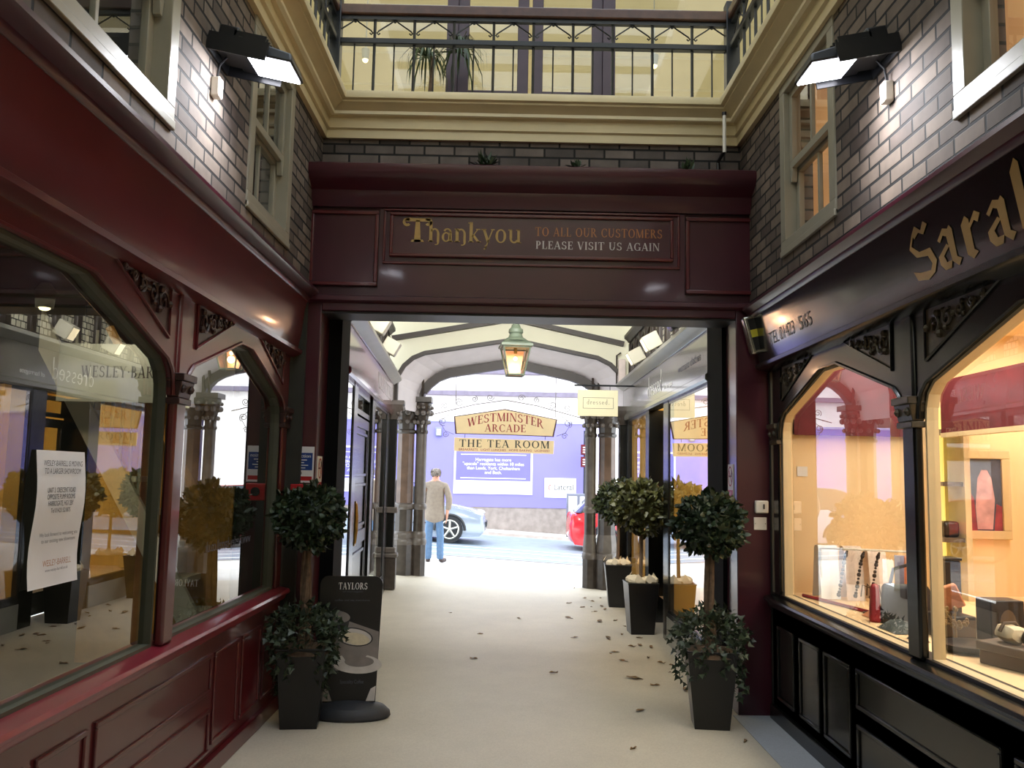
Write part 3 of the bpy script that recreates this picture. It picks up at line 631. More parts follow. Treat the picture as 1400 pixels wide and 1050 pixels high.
def shopfront(side, bays, posts, vs, vc, vt, panels, rows, mats, label, fas):
    T = TL if side == 'L' else TR
    e = thing('shopfront', label, 'shopfront', T(2, 0, 0)); mb_, mp, ms, mc, mf, mi = (M[k] for k in mats)
    U0, U1 = -3.0, 6.36
    MB(T).box(U0, U1, .0, .1, -.08, .03).build('plinth', mb_, e, bevel=.006)
    MB(T).box(U0, U1, .1, vs - .08, -.1, .0).build('stall_riser', mb_, e)
    for a, b in panels:
        rr = rows if b - a > .8 else [(.16, .655)]
        for c, d in rr:
            p = MB(T).box(a, b, c, d, 0, .003).build('riser_panel', mp, e)
            MB(T).frame(a, b, c, d, .024, 0, .014).build('panel_moulding', mb_, p, bevel=.005)
    MB(T).extrude([(-.14, vs - .09), (.02, vs - .09), (.035, vs - .075), (.04, vs - .05), (.062, vs - .045), (.07, vs - .03), (.062, vs - .012), (-.0, vs), (-.14, vs + .004)], U0, U1).build('sill', ms, e, bevel=.002)
    for u in posts:
        q_ = .025 if u < 6 else .002
        MB(T).box(u - .065, u + .065, vs, vt + .2, -.02, .025 if u < 6 else .002).build('post', mb_, e, bevel=.014)
        mb = MB(T); mb.box(u - .085, u + .075, vc - .16, vc - .13, -.02, .02 + q_); mb.box(u - .095, u + .085, vc - .05, vc - .015, -.02, .04 + q_)
        mb.hexa([(u - .075, vc - .13, -.02), (u + .075, vc - .13, -.02), (u + .075, vc - .13, .01 + q_), (u - .075, vc - .13, .01 + q_)], [(u - .09, vc - .05, -.02), (u + .09, vc - .05, -.02), (u + .08, vc - .05, .03 + q_), (u - .09, vc - .05, .03 + q_)])
        for s in (-1, 1): mb.ball((u + s * .05, vc - .085, .02 + q_), .022, 6, 4)
        mb.build('capital', mc, e, bevel=.004)
    for a, b in bays:
        full, top = outline(a, b, vs, vc, vt, .84)
        MB(T).prism(top + [(a - .06, vc - .12), (a - .06, vt + .2), (b + .06, vt + .2), (b + .06, vc - .12)], -.02, .01).build('spandrel_board', mb_, e)
        mb = MB(T); mb.tube([(u, v, .012) for u, v in top], .011, 6); mb.build('edge_bead', mb_, e)
        for s, c in ((-1, b), (1, a)):
            tri = [(c + s * .1, vt + .11), (c + s * .74, vt + .11), (c + s * .1, vc + .14)]
            p = MB(T).prism(tri, .01, .012).build('carved_panel', mc, e)
            mb = MB(T); q = [(u, v, .014) for u, v in tri]; mb.tube(q + [q[0]], .009, 5); mb.build('panel_bead', mb_, p)
            mb = MB(T)
            for k, (f, r) in enumerate(((.12, .07), (.3, .055), (.47, .042), (.62, .03), (.75, .02))):
                uu = c + s * (.1 + .64 * f + .02); hh = (vt + .11 - vc - .14) * (1 - f); vv = vt + .1 - hh * .42
                spiral(mb, uu, vv, .02, r * .8, 1.3, k * 2.1, s * (1 if k % 2 else -1), .007)
                for t in range(3): mb.ball((uu + r * math.cos(t * 2 + k), vv + r * .8 * math.sin(t * 2 + k), .018), r * .28, 6, 4)
            mb.build('carved_scroll', mc, p)
        inn = inset(full, .016)
        ring(MB(T), full, inn, -.075, -.02).build('window_frame', mi, e)
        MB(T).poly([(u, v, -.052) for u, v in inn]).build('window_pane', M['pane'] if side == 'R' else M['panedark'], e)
    # signboard, mouldings and cornice
    (wb, vb), (wt, vtp), wc = fas
    MB(T).extrude([(-.1, vb - .06), (.02, vb - .06), (.03, vb - .055), (wb, vb - .05), (wb + .025, vb - .035), (wb + .03, vb - .012), (wb + .01, vb), (-.1, vb)], U0, U1).build('lower_moulding', mb_, e)
    MB(T).extrude([(-.1, vb), (wb - .005, vb), (wb + .02, vb + (vtp - vb) * .35), (wt - .02, vtp - (vtp - vb) * .25), (wt, vtp), (-.1, vtp)], U0, U1).build('signboard', mf, e)
    MB(T).extrude([(-.1, vtp), (wt + .005, vtp), (wt + .02, vtp + .015), (wt + .022, vtp + .03), (wc - .015, vtp + .05), (wc, vtp + .06), (wc, vtp + .08), (wc - .01, vtp + .088), (wc - .03, vtp + .1), (-.1, vtp + .105)], U0, U1).build('cornice', M['crimson_dark'], e)
    return e
LP = [(4.97, 5.40), (5.475, 5.87), (5.95, 6.27), (3.56, 4.92), (3.12, 3.49), (2.68, 3.05), (1.2, 2.55), (.7, 1.1)]
RP = [(5.89, 6.24), (5.42, 5.78), (4.94, 5.34), (3.45, 4.85), (2.96, 3.36), (2.5, 2.88), (1.1, 2.4)]
sfL = shopfront('L', [(4.29, 6.2), (1.6, 4.13), (-1.1, 1.44)], [6.27, 4.21, 1.52, -1.2], .84, 2.12, 2.4, LP, [(.45, .66), (.13, .37)],
          ('crimson', 'crimson', 'crimson_sill', 'crimson_carved', 'crimson', 'greenframe'), 'crimson panelled shopfront with dark windows along the left of the court', ((.05, 2.545), (.1, 2.9), .18))
sfR = shopfront('R', [(4.2, 6.16), (1.5, 4.04), (-1.2, 1.34)], [6.25, 4.12, 1.42, -1.3], .855, 2.07, 2.34, RP, [(.45, .66), (.13, .37)],
          ('black', 'black', 'black', 'carved_black', 'blackfascia', 'creamframe'), 'black panelled shopfront with warmly lit windows along the right of the court', ((.08, 2.5), (.14, 2.83), .2))
# blackletter and telephone lettering on the right signboard (canted plane)
def fas_pt(u, v, w, t):   # t 0..1 from bottom to top of signboard
    return None
def TRf(u, v, w):
    pts = [(.075, 2.5), (.1, 2.6155), (.12, 2.7475), (.14, 2.83)]
    for (wa, va), (wb_, vb_) in zip(pts, pts[1:]):
        if v <= vb_ or vb_ == 2.83:
            t = (v - va) / (vb_ - va); return (1.9 - (wa + (wb_ - wa) * t) - w, -u, v)
mb = MB(TRf)
def bl(mb, polys, u, v, k, kx=None):
    for q in polys: mb.poly([(u + a * (kx or k), v + b * k, .004) for a, b in q])
S_ = [[(.02, .62), (.16, .86), (.2, .84), (.1, .66)], [(.16, .86), (.3, .98), (.44, .86), (.56, .98), (.66, .9), (.5, .76), (.36, .84), (.22, .76)], [(.02, .62), (.1, .66), (.3, .5), (.62, .48), (.52, .36), (.2, .42)],
      [(.62, .48), (.52, .36), (.6, .2), (.52, .1), (.62, .04), (.74, .22)], [(.52, .1), (.62, .04), (.4, -.04), (.1, .02), (.02, .2), (.2, .14)]]
A_ = [[(.08, .52), (.26, .68), (.42, .62), (.32, .52), (.24, .56), (.14, .46)], [(.32, .58), (.44, .68), (.5, .6), (.5, .12), (.6, .06), (.5, -.04), (.36, .08)], [(.04, .24), (.3, .4), (.36, .34), (.18, .22), (.22, .1), (.36, .1), (.3, -.02), (.14, -.02), (.04, .1)]]
R_ = [[(.1, .56), (.22, .68), (.3, .6), (.3, .1), (.38, .04), (.24, -.04), (.12, .06)], [(.3, .52), (.46, .68), (.58, .6), (.5, .48), (.42, .54), (.3, .44)]]
H_ = [[(.08, .92), (.22, 1.08), (.28, 1.0), (.28, .1), (.36, .04), (.22, -.04), (.1, .06)], [(.28, .5), (.44, .66), (.58, .58), (.6, .1), (.5, -.1), (.46, .1), (.46, .5), (.36, .52), (.28, .42)]]
for polys, u in ((S_, -3.86), (A_, -3.63), (R_, -3.44), (A_, -3.25), (H_, -3.06)):
    bl(mb, polys, u, 2.545, .24, .3)
mb.build('lettering', M['bronze'], sfR, 'tan blackletter name')
mb = MB(TRf); text(mb, 'TEL 01423', -6.02, 2.59, .085, .004, 'l', width=.52); text(mb, '565', -5.4, 2.59, .085, .004, 'l', width=.22); mb.build('lettering', M['faint'], sfR, 'faded telephone lettering')

# ------------------------------------------------------------------ floodlights on the brick walls
def floodlight(side, y, z, xl, label):
    x, s = (BL, 1) if side == 'L' else (BR, -1)
    e = thing('floodlight', label, 'floodlight', (x, y, z))
    T = lambda u, v, w: (x + s * (w * math.cos(.2) + v * math.sin(.2)), y + u, z + v * math.cos(.2) - w * math.sin(.2))
    mb = MB(T); mb.hexa([(-.13, 0, .1), (.13, 0, .1), (.13, 0, .42), (-.13, 0, .42)], [(-.1, .09, .12), (.1, .09, .12), (.11, .05, .4), (-.11, .05, .4)]); h = mb.build('housing', M['housing'], e, bevel=.01)
    mb = MB(T)
    for i in range(7): mb.box(-.1 + i * .03, -.09 + i * .03, .03, .11, .1, .26)
    mb.build('cooling_fin', M['housing'], h)
    MB(T).box(-.1, .1, .0, .13, .02, .12).build('control_gear_box', M['housing'], e, bevel=.01)
    mb = MB(T); mb.box(-.11, .11, -.008, -.001, .19, .405); mb.build('lens', M['floodlens'], e, 'glowing white lens')
    mb = MB(T); mb.box(-.15, -.14, -.03, .06, .02, .3); mb.box(.14, .15, -.03, .06, .02, .3); mb.box(-.15, .15, -.03, .06, .0, .02); mb.build('bracket', M['housing'], e)
    c = T(0, -.05, .3); L = bpy.data.lights.new('flood', 'AREA'); L.energy = 11; L.size = .2; L.color = (.93, .95, 1); o = bpy.data.objects.new('flood_lamp', L); COL.objects.link(o)
    o.location = c; d = Vector((-s * .55, -.45, -1)); o.rotation_euler = d.to_track_quat('-Z', 'Y').to_euler()
    L.spread = math.radians(140)
    j = thing('junction_box', 'small white junction box under the ' + ('left' if side == 'L' else 'right') + ' floodlight', 'junction box', (x, y - .03, z - .2))
    MB(lambda u, v, w: (x + s * w, y + u, z + v)).box(-.06, .0, -.23, -.13, 0, .045).build('box', M['plastic'], j, bevel=.008)
    MB(lambda u, v, w: (x + s * w, y + u, z + v)).tube([(-.03, -.13, .02), (-.03, -.06, .03), (0, .0, .06)], .006, 6).build('cable', M['black_satin'], j)
floodlight('L', 4.2, 3.71, -1.2, 'black floodlight with glowing lens on the left brick wall')
floodlight('R', 3.99, 3.66, 1.46, 'black floodlight with glowing lens on the right brick wall')

# ------------------------------------------------------------------ notices and fittings on the pillars
e = thing('fire_notice', 'blue and white fire action notice on the left pillar', 'sign', (-1.5, 6.39, 1.59))
MB(TF).box(-1.6, -1.41, 1.575, 1.835, .0, .006).build('board', M['paper'], e)
mb = MB(TF).box(-1.595, -1.42, 1.665, 1.79, .006, .007); p = mb.build('blue_field', M['blue'], e)
mb = MB(TF); text(mb, 'Fire action', -1.508, 1.756, .024, .0085, width=.15)
for i, k in enumerate((.11, .09, .12, .1)): mb.box(-1.57, -1.57 + k, 1.735 - i * .019, 1.741 - i * .019, .007, .0085)
mb.build('lettering', M['white'], p)
MB(TF).box(-1.595, -1.42, 1.59, 1.62, .006, .007).build('red_strip', M['red'], e)
mb = MB(TF); [mb.poly([(a, b, .0075) for a, b in q]) for q in _A(-1.508, 1.642, .014, .014, 0, 360, .004, .004)]; mb.box(-1.514, -1.502, 1.797, 1.823, .006, .0075); mb.build('symbol', M['ink'], e)
e = thing('fire_call_point', 'red fire alarm call point below the fire action notice', 'alarm', (-1.5, 6.38, 1.46))
MB(TF).box(-1.565, -1.42, 1.44, 1.565, 0, .045).build('case', M['red'], e, bevel=.008)
MB(TF).tube([(-1.492, 1.505, .045), (-1.492, 1.505, .052)], .032, 16).build('press_disc', M['black_satin'], e)
def no_smoking(T, u, v, lab):
    e = thing('no_smoking_sign', lab, 'sign', T(u, v, 0)); k = 1
    MB(T).box(u - .075, u + .075, v - .02, v + .27, .0, .006).build('plate', M['plastic'], e)
    mb = MB(T)
    for q in _A(u, v + .18, .062, .075, 0, 360, .012, .012, 24): mb.poly([(a, b, .008) for a, b in q])
    mb.poly([(u - .05, v + .225, .008), (u - .04, v + .235, .008), (u + .05, v + .135, .008), (u + .04, v + .125, .008)]); mb.build('prohibition_ring', M['red'], e)
    mb = MB(T); mb.box(u - .04, u + .03, v + .175, v + .187, .006, .0075); mb.tube([(u + .03, v + .19, .007), (u + .04, v + .21, .007), (u + .03, v + .23, .007)], .003, 5); mb.build('cigarette', M['ink'], e)
    mb = MB(T); mb.box(u - .065, u + .065, v - .012, v + .08, .006, .0075); p = mb.build('red_strip', M['red'], e)
    mb = MB(T); text(mb, 'NO', u, v + .045, .022, .009); text(mb, 'SMOKING', u, v + .01, .02, .009, width=.11); mb.build('lettering', M['white'], p)
no_smoking(lambda u, v, w: (-1.4 + w, u, v), 6.53, 1.5, 'no smoking sign on the inner face of the left pillar')
no_smoking(lambda u, v, w: (1.66 - w, -u, v), -6.56, 1.5, 'no smoking sign on the inner face of the right pillar')
e = thing('alarm_box', 'tilted silver and black alarm box with yellow label on the right pillar top', 'alarm box', (1.78, 6.3, 2.6))
ca, sa = math.cos(-.24), math.sin(-.24)
TA = lambda u, v, w: (1.775 + u * ca - v * sa, 6.33 - w, 2.735 + u * sa + v * ca)
TA = lambda u, v, w: (1.79 + u * ca + v * .22, 6.36 - w, 2.715 - u * .05 - v * -1.0 * ca)
TA = (lambda A: lambda u, v, w: (1.775 + u * math.cos(A) - v * math.sin(A), 6.36 - w, 2.71 + u * math.sin(A) + v * math.cos(A)))(.26)
MB(TA).box(-.06, .06, -.14, .14, .0, .08).build('case', M['chrome'], e, bevel=.012)
MB(TA).box(-.035, .03, -.115, .115, .08, .088).build('face', M['black_satin'], e, 'black face')
MB(TA).box(-.036, .032, -.02, .035, .088, .0905).build('label', M['yellow'], e, 'yellow label')
MB(TA).box(.06, .15, -.17, .17, .0, .06).build('side_board', M['black_satin'], e)
e = thing('switch_box', 'small white key switch box on the right pillar above a blank plate', 'switch', (1.83, 6.38, 1.43))
MB(TF).box(1.785, 1.88, 1.42, 1.51, 0, .035).build('case', M['plastic'], e, bevel=.008); MB(TF).box(1.84, 1.85, 1.45, 1.485, .035, .04).build('key_slot', M['black_satin'], e)
e = thing('blank_plate', 'square white cover plate below the switch box on the right pillar', 'switch plate', (1.83, 6.39, 1.31))
MB(TF).box(1.78, 1.872, 1.3, 1.39, 0, .008).build('plate', M['plastic'], e, bevel=.003)
mb = MB(TF); mb.ball((1.79, 1.345, .008), .004, 6, 4); mb.ball((1.862, 1.345, .008), .004, 6, 4); mb.build('screw', M['chrome'], e)

# ------------------------------------------------------------------ passage shell
struct(MB().box(-1.9, 2.1, 6.95, 13.0, 4.14, 4.2).build('ceiling_passage', M['passagecream']))
def arch_in():
    P = [(-1.62, 2.6), (-1.62, 2.95), (-1.6, 3.06), (-1.52, 3.2), (-1.4, 3.31), (-1.24, 3.38), (.04, 3.6), (1.26, 3.36), (1.44, 3.27), (1.56, 3.15), (1.63, 3.02), (1.65, 2.92), (1.65, 2.6)]
    return P
A_in = arch_in()
A_out = [(-1.33, 2.5), (-1.33, 2.78), (-1.29, 2.9), (-1.21, 3.0), (-1.09, 3.1), (-.93, 3.165), (.04, 3.335), (.93, 3.15), (1.1, 3.09), (1.22, 3.02), (1.31, 2.92), (1.34, 2.82), (1.34, 2.5)]
TE = lambda u, v, w: (u, 12.7 - w, v)
mb = MB(TE)
for i in range(len(A_in) - 1):
    a, b = A_in[i], A_in[i + 1]; mb.add([(*a, 0), (*b, 0), (b[0], 4.15, 0), (a[0], 4.15, 0)], [(0, 1, 2, 3)])
mb.add([(-2.1, 0, 0), (-1.62, 0, 0), (-1.62, 4.15, 0), (-2.1, 4.15, 0)], [(0, 1, 2, 3)]); mb.add([(1.65, 0, 0), (2.1, 0, 0), (2.1, 4.15, 0), (1.65, 4.15, 0)], [(0, 1, 2, 3)])
struct(mb.build('wall_passage_end', M['passagecream']))
e = thing('exit_arch', 'brown ribbed shallow pointed arch at the street end of the passage', 'arch', (.04, 13.1, 2.5))
def rib(pts, y, t, d, name, m):
    mb = MB(lambda u, v, w: (u, y - w, v)); n = len(pts)
    q = []
    for i in range(n):
        p0 = Vector(pts[max(i - 1, 0)]); p1 = Vector(pts[min(i + 1, n - 1)]); tn = (p1 - p0).normalized(); nn = Vector((-tn.y, tn.x)); q.append((pts[i][0] + nn.x * t, pts[i][1] + nn.y * t))
    for i in range(n - 1):
        mb.add([(*pts[i], -d), (*pts[i + 1], -d), (*q[i + 1], -d), (*q[i], -d), (*pts[i], d), (*pts[i + 1], d), (*q[i + 1], d), (*q[i], d)], [(4, 5, 6, 7), (0, 3, 2, 1), (0, 1, 5, 4), (3, 7, 6, 2)])
    mb.add([(*pts[0], -d), (*q[0], -d), (*q[0], d), (*pts[0], d)], [(0, 1, 2, 3)]); mb.add([(*pts[-1], -d), (*q[-1], -d), (*q[-1], d), (*pts[-1], d)], [(0, 1, 2, 3)])
    return mb.build(name, m, e)
rib(A_in, 12.68, .05, .1, 'inner_rib', M['rib'])
rib(A_out, 13.45, .1, .12, 'outer_rib', M['rib'])
rib([(u * .985, v - .03) for u, v in A_out[2:-2]], 13.36, .04, .06, 'rib_bead', M['rib'])
rib([(-1.72, 3.58), (-1.6, 3.6), (.03, 3.9), (1.55, 3.58), (1.64, 3.56)], 12.66, .07, .06, 'gable_rib', M['rib'])
mb = MB()
for i in range(len(A_in) - 1):
    a, b = A_in[i], A_in[i + 1]; c, d = A_out[i], A_out[i + 1]
    mb.add([(a[0], 12.7, a[1]), (b[0], 12.7, b[1]), (d[0], 13.45, d[1] + .08), (c[0], 13.45, c[1] + .08)], [(0, 1, 2, 3)])
mb.build('arch_soffit', M['soffit'], e)
mb = MB()
for i in range(len(A_out) - 1):
    a, b = A_out[i], A_out[i + 1]; mb.add([(a[0], 13.5, a[1] + .06), (b[0], 13.5, b[1] + .06), (b[0], 13.5, 4.6), (a[0], 13.5, 4.6)], [(0, 1, 2, 3)])
mb.add([(-1.33, 13.5, 2.5), (-3.4, 13.5, 2.5), (-3.4, 13.5, 4.6), (-1.33, 13.5, 4.6)], [(0, 1, 2, 3)]); mb.add([(1.34, 13.5, 2.5), (3.4, 13.5, 2.5), (3.4, 13.5, 4.6), (1.34, 13.5, 4.6)], [(0, 1, 2, 3)])
struct(mb.build('wall_street_front', M['streetstone']))
# clustered columns at the street end
def column(xm, xs, label, cat='column'):
    z = gz(xm, 13.4) - .02; e = thing('clustered_column', label, cat, ((xm + xs) / 2, 13.4, z))
    def shaft(x, r, name, m, n, ph=0):
        MB().lathe([(r, 1.22), (r * .98, 2.3)], x, 13.4, n, ph=ph).build(name, m, e)
        MB().lathe([(r * 1.02, .78), (r * 1.02, 1.14)], x, 13.4, n, ph=ph).build('lower_' + name, M['stonecol'], e)
        MB().lathe([(r * 1.05, 1.12), (r * 1.22, 1.14), (r * 1.26, 1.17), (r * 1.22, 1.2), (r * 1.0, 1.22)], x, 13.4, n, ph=ph).build('annulet', M['colstone'], e)
        MB().lathe([(r * 1.35, z + .46), (r * 1.4, z + .5), (r * 1.36, z + .54), (r * 1.2, z + .56), (r * 1.25, z + .6), (r * 1.22, z + .63), (r * 1.05, .8)], x, 13.4, n, ph=ph).build('base_moulding', M['colstone'], e)
        MB().lathe([(r * 1.35, z), (r * 1.35, z + .47)], x, 13.4, 8, ph=PI / 8).build('pedestal', M['stonecol'], e)
        MB().lathe([(r, 2.26), (r * 1.15, 2.28), (r * 1.15, 2.31), (r, 2.33), (r * 1.05, 2.44), (r * 1.3, 2.58), (r * 1.7, 2.66), (r * 1.7, 2.73), (r * 1.5, 2.75)], x, 13.4, n, ph=ph).build('capital', M['stonecol'], e)
        mb = MB()
        for k in range(9):
            a = 2 * PI * k / 9
            for (rr, zz, b) in ((1.25, 2.44, .035), (1.6, 2.58, .045), (1.75, 2.66, .03)): mb.ball((x + r * rr * math.cos(a), 13.4 + r * rr * math.sin(a), zz), b, 6, 5)
        mb.build('carved_foliage', M['colstone'], e)
    shaft(xm, .135, 'marble_shaft', M['stoneshaft'], 8, PI / 8); shaft(xs, .085, 'stone_shaft', M['colstone'], 16)
    s = 1 if xs > xm else -1
    mb = MB(); mb.box(min(xm - .2 * 1, xs - .15), max(xm + .2, xs + .15), 13.22, 13.58, 2.74, 2.82); mb.build('abacus', M['stonecol'], e)
    mb = MB()
    for k in range(5): x = xm - s * .12 + s * k * .09; mb.tube([(x, 13.3, 2.82), (x, 13.25, 3.0 + .04 * k)], .02, 6)
    mb.build('springing_rib', M['rib'], e)
column(-1.56, -1.33, 'clustered dark stone column left of the passage exit')
column(1.5, 1.25, 'clustered dark stone column right of the passage exit')
for T, u, s, lab in ((TPL, 4.98, 'left', 'dark stone pilaster at the end of the left passage shop'), (TPR, 12.45, 'right', 'dark stone pilaster at the end of the right passage shop')):
    e = thing('pilaster', lab, 'pilaster', T(u, .05, .05)); z = .1 if s == 'left' else 0
    MB(T).box(u - .1, u + .1, z, z + .42, -.1, .14).build('plinth', M['stonecol'], e, bevel=.006)
    mb = MB(T); mb.box(u - .12, u + .12, z + .42, z + .48, -.1, .16); mb.box(u - .1, u + .1, z + .48, z + .56, -.1, .13); mb.build('base_moulding', M['colstone'], e, bevel=.012)
    MB(T).box(u - .075, u + .075, z + .56, 2.4, -.1, .1).build('shaft', M['black'], e, bevel=.008)
    MB(T).box(u - .11, u + .11, 1.12, 1.2, -.1, .14).build('annulet', M['colstone'], e, bevel=.01)
    mb = MB(T); mb.hexa([(u - .08, 2.4, -.1), (u + .08, 2.4, -.1), (u + .08, 2.4, .1), (u - .08, 2.4, .1)], [(u - .13, 2.6, -.1), (u + .13, 2.6, -.1), (u + .13, 2.6, .18), (u - .13, 2.6, .18)]); mb.box(u - .14, u + .14, 2.6, 2.66, -.1, .19)
    for a in (-.08, 0, .08):
        for v in (2.48, 2.56): mb.ball((u + a, v, .12 + (v - 2.48) * .5), .04, 6, 5)
    mb.build('capital', M['colstone'], e)

# ------------------------------------------------------------------ passage shopfronts
def passage_shop(T, Tt, L0, L1, wins, doors, posts, mats, label, name):
    e = thing('passage_shopfront', label, 'shopfront', T((L0 + L1) / 2, 0, 0)); mb_, mf, mp = (M[k] for k in mats)
    MB(T).extrude([(-.1, 2.46), (.03, 2.46), (.05, 2.48), (.05, 2.52), (.02, 2.54), (.02, 2.9), (.04, 2.92), (.1, 2.95), (.12, 2.97), (.12, 3.0), (-.1, 3.02)], L0, L1).build('fascia', mf, e)
    MB(T).extrude([(.03, 2.9), (.05, 2.915), (.11, 2.945), (.13, 2.965), (.13, 3.0), (.1, 3.012), (.03, 3.012)], L0, L1).build('cornice', mp, e)
    MB(T).box(L0 - .5, L0, 0, 3.1, -.25, .03).build('end_post', M['matteblack'], e)
    for a, b in posts: MB(T).box(a, b, 0, 2.46, -.3 if name == 'R' else -.08, .006).build('post', mb_, e, bevel=.003)
    for a, b in wins:
        MB(T).box(a, b, 0, .26, -.08, .02).build('stall_riser', mp, e); MB(T).box(a, b, .26, .31, -.1, .02).build('sill', mb_, e, bevel=.006)
        MB(T).frame(a, b, .31, 2.46, .03, -.05, .001).build('window_frame', mb_, e)
        MB(T).poly([(a + .02, .33, -.006), (b - .02, .33, -.006), (b - .02, 2.44, -.006), (a + .02, 2.44, -.006)]).build('window_pane', M['panepass'], e)
        if name == 'R': MB(T).box(b - .02, b, .31, 2.46, -.32, -.02).build('window_jamb', M['yellowwall'], e, 'yellow lit jamb')
    for a, b in doors:
        mb = MB(T); rec = -.25 if name == 'R' else -.02
        mb.frame(a, b, .02, 2.2, .1, rec - .05, rec); mb.box(a + .1, b - .1, .95, 1.08, rec - .05, rec); mb.box(a + .1, b - .1, .12, .95, rec - .045, rec - .02)
        d = mb.build('door', mb_, e, bevel=.005)
        if name == 'R': MB(T).poly([(a + .1, 1.08, rec - .03), (b - .1, 1.08, rec - .03), (b - .1, 2.1, rec - .03), (a + .1, 2.1, rec - .03)]).build('door_pane', M['pane'], d)
        else: MB(T).box(a + .1, b - .1, 1.08, 2.1, rec - .045, rec - .02).build('upper_panel', mb_, d)
        mb = MB(T)
        for c, dd in ((.2, .5), (.55, .88)) + (((1.12, 1.55), (1.62, 2.06)) if name == 'L' else ()): mb.frame(a + .16, b - .16, c, dd, .03, rec - .02, rec - .002)
        mb.build('door_panel', mb_, d, bevel=.004)
        mb = MB(T); u = a + .07 if name == 'L' else b - .07
        mb.tube([(u, 1.0, rec + .028), (u, 1.12, rec + .034), (u, 1.25, rec + .034), (u, 1.37, rec + .028)], [.014, .02, .02, .014], 8); mb.box(u - .03, u + .03, .98, 1.02, rec, rec + .032); mb.box(u - .03, u + .03, 1.35, 1.39, rec, rec + .032); mb.build('pull_handle', M['brass'], d, 'brass pull handle')
        mb = MB(T); mb.frame(a, b, 2.22, 2.46, .05, rec - .05, rec); mb.build('transom', mb_, e)
        MB(T).poly([(a + .05, 2.27, rec - .03), (b - .05, 2.27, rec - .03), (b - .05, 2.41, rec - .03), (a + .05, 2.41, rec - .03)]).build('transom_pane', M['pane'], e)
    return e
ps = passage_shop(TPL, TPL, .0, 5.1, [(.12, .68), (2.65, 4.4)], [(1.0, 2.35)], [(.0, .12), (.68, .95), (2.4, 2.65), (4.4, 4.9)], ('black', 'greyshopl', 'palegrey'), 'maroon and black shopfront along the left side of the passage', 'L')
mb = MB(TPL); carved(mb, 'WESLEY-BARRELL', 3.85, 2.64, .17, .023, width=2.25); mb.build('lettering', M['bone'], ps, 'pale serif lettering')
pr = passage_shop(TPR, TPRt, 7.2, 12.6, [(7.3, 9.12), (10.62, 12.2)], [(9.42, 10.35)], [(7.2, 7.3), (9.12, 9.4), (10.38, 10.62), (12.2, 12.38)], ('black', 'greyshop', 'palegrey'), 'grey black shopfront along the right side of the passage', 'R')
mb = MB(TPRt); carved(mb, 'dressed', -9.9, 2.6, .19, .024, width=.98); text(mb, '.of harrogate', -9.3, 2.6, .05, .024, 'l', width=.5); mb.build('lettering', M['white'], pr, 'pale lettering')
mb = MB(TPRt); text(mb, 'womens clothes', -8.5, 2.68, .07, .024, 'l', width=1.0); mb.build('lettering', M['inkgrey'], pr, 'faint grey lettering')
# leaded clerestory screens above the passage shops
def screen(T, L0, L1, label):
    e = thing('leaded_screen', label, 'leaded screen', T((L0 + L1) / 2, 3.0, -.1))
    MB(T).box(L0, L1, 3.0, 3.06, -.2, -.04).build('bottom_rail', M['rib'], e)
    MB(T).extrude([(-.2, 3.6), (-.04, 3.6), (-.02, 3.63), (.02, 3.66), (.02, 3.7), (-.2, 3.7)], L0, L1).build('cornice', M['rib'], e)
    n = round((L1 - L0) / .5); st = (L1 - L0) / n
    for i in range(n + 1):
        u = L0 + i * st; MB(T).box(u - .06, u + .06, 3.06, 3.6, -.17, -.05).build('mullion', M['rib'], e, bevel=.02)
    for i in range(n):
        a = L0 + i * st + .06; b = a + st - .12
        pts = [(a, 3.06), (b, 3.06), (b, 3.42), (b - .03, 3.5), ((a + b) / 2, 3.56), (a + .03, 3.5), (a, 3.42)]
        MB(T).poly([(u, v, -.1) for u, v in pts]).build('leaded_light', M['leaded'], e)
        MB(T).prism([(b, 3.42), (b, 3.6), (a, 3.6), (a, 3.42), (a + .03, 3.5), ((a + b) / 2, 3.56), (b - .03, 3.5)], -.14, -.07).build('arched_head', M['rib'], e)
    MB(T).box(L0, L1, 3.0, 4.15, -.3, -.21).build('backing_wall', M['passagecream'], e)
screen(TPL, .0, 5.1, 'dark leaded light screen above the left passage shop')
screen(TPR, 7.2, 12.55, 'dark leaded light screen above the right passage shop')
# small floodlights standing on the passage fascias
def fascia_lamp(T, u, box, m, lab, on):
    e = thing('fascia_lamp', lab, 'lamp', T(u, 3.0, .05))
    c = 3.13; s = .085
    MB(T).tube([(u, 3.0, .04), (u, c, .06)], .012, 6).build('stem', M['housing'], e)
    A = .5; ca, sa = math.cos(A), math.sin(A)
    T2 = lambda a, b, w: T(u + a, c + b * ca - w * sa, .14 + w * ca + b * sa)
    MB(T2).box(-s, s, -s, s, -.1, .08).build('case', M[m], e, bevel=.01)
    MB(T2).poly([(-s + .015, -s + .015, .082), (s - .015, -s + .015, .082), (s - .015, s - .015, .082), (-s + .015, s - .015, .082)]).build('lens', (M['lamplens'] if on else M['creambox']) if m != 'housing' else M['carglass'], e)
for T, us, sd in ((TPL, (.55, 1.45, 3.0), 'left'), (TPR, (8.05, 9.45, 10.6), 'right')):
    for k, u in enumerate(us):
        lab = [f'black lamp on the {sd} passage fascia nearest the archway', f'first cream box lamp from the archway on the {sd} passage fascia', f'second cream box lamp from the archway on the {sd} passage fascia'][k]
        fascia_lamp(T, u, .1, 'housing' if k == 0 else 'creambox', lab, sd == 'right')
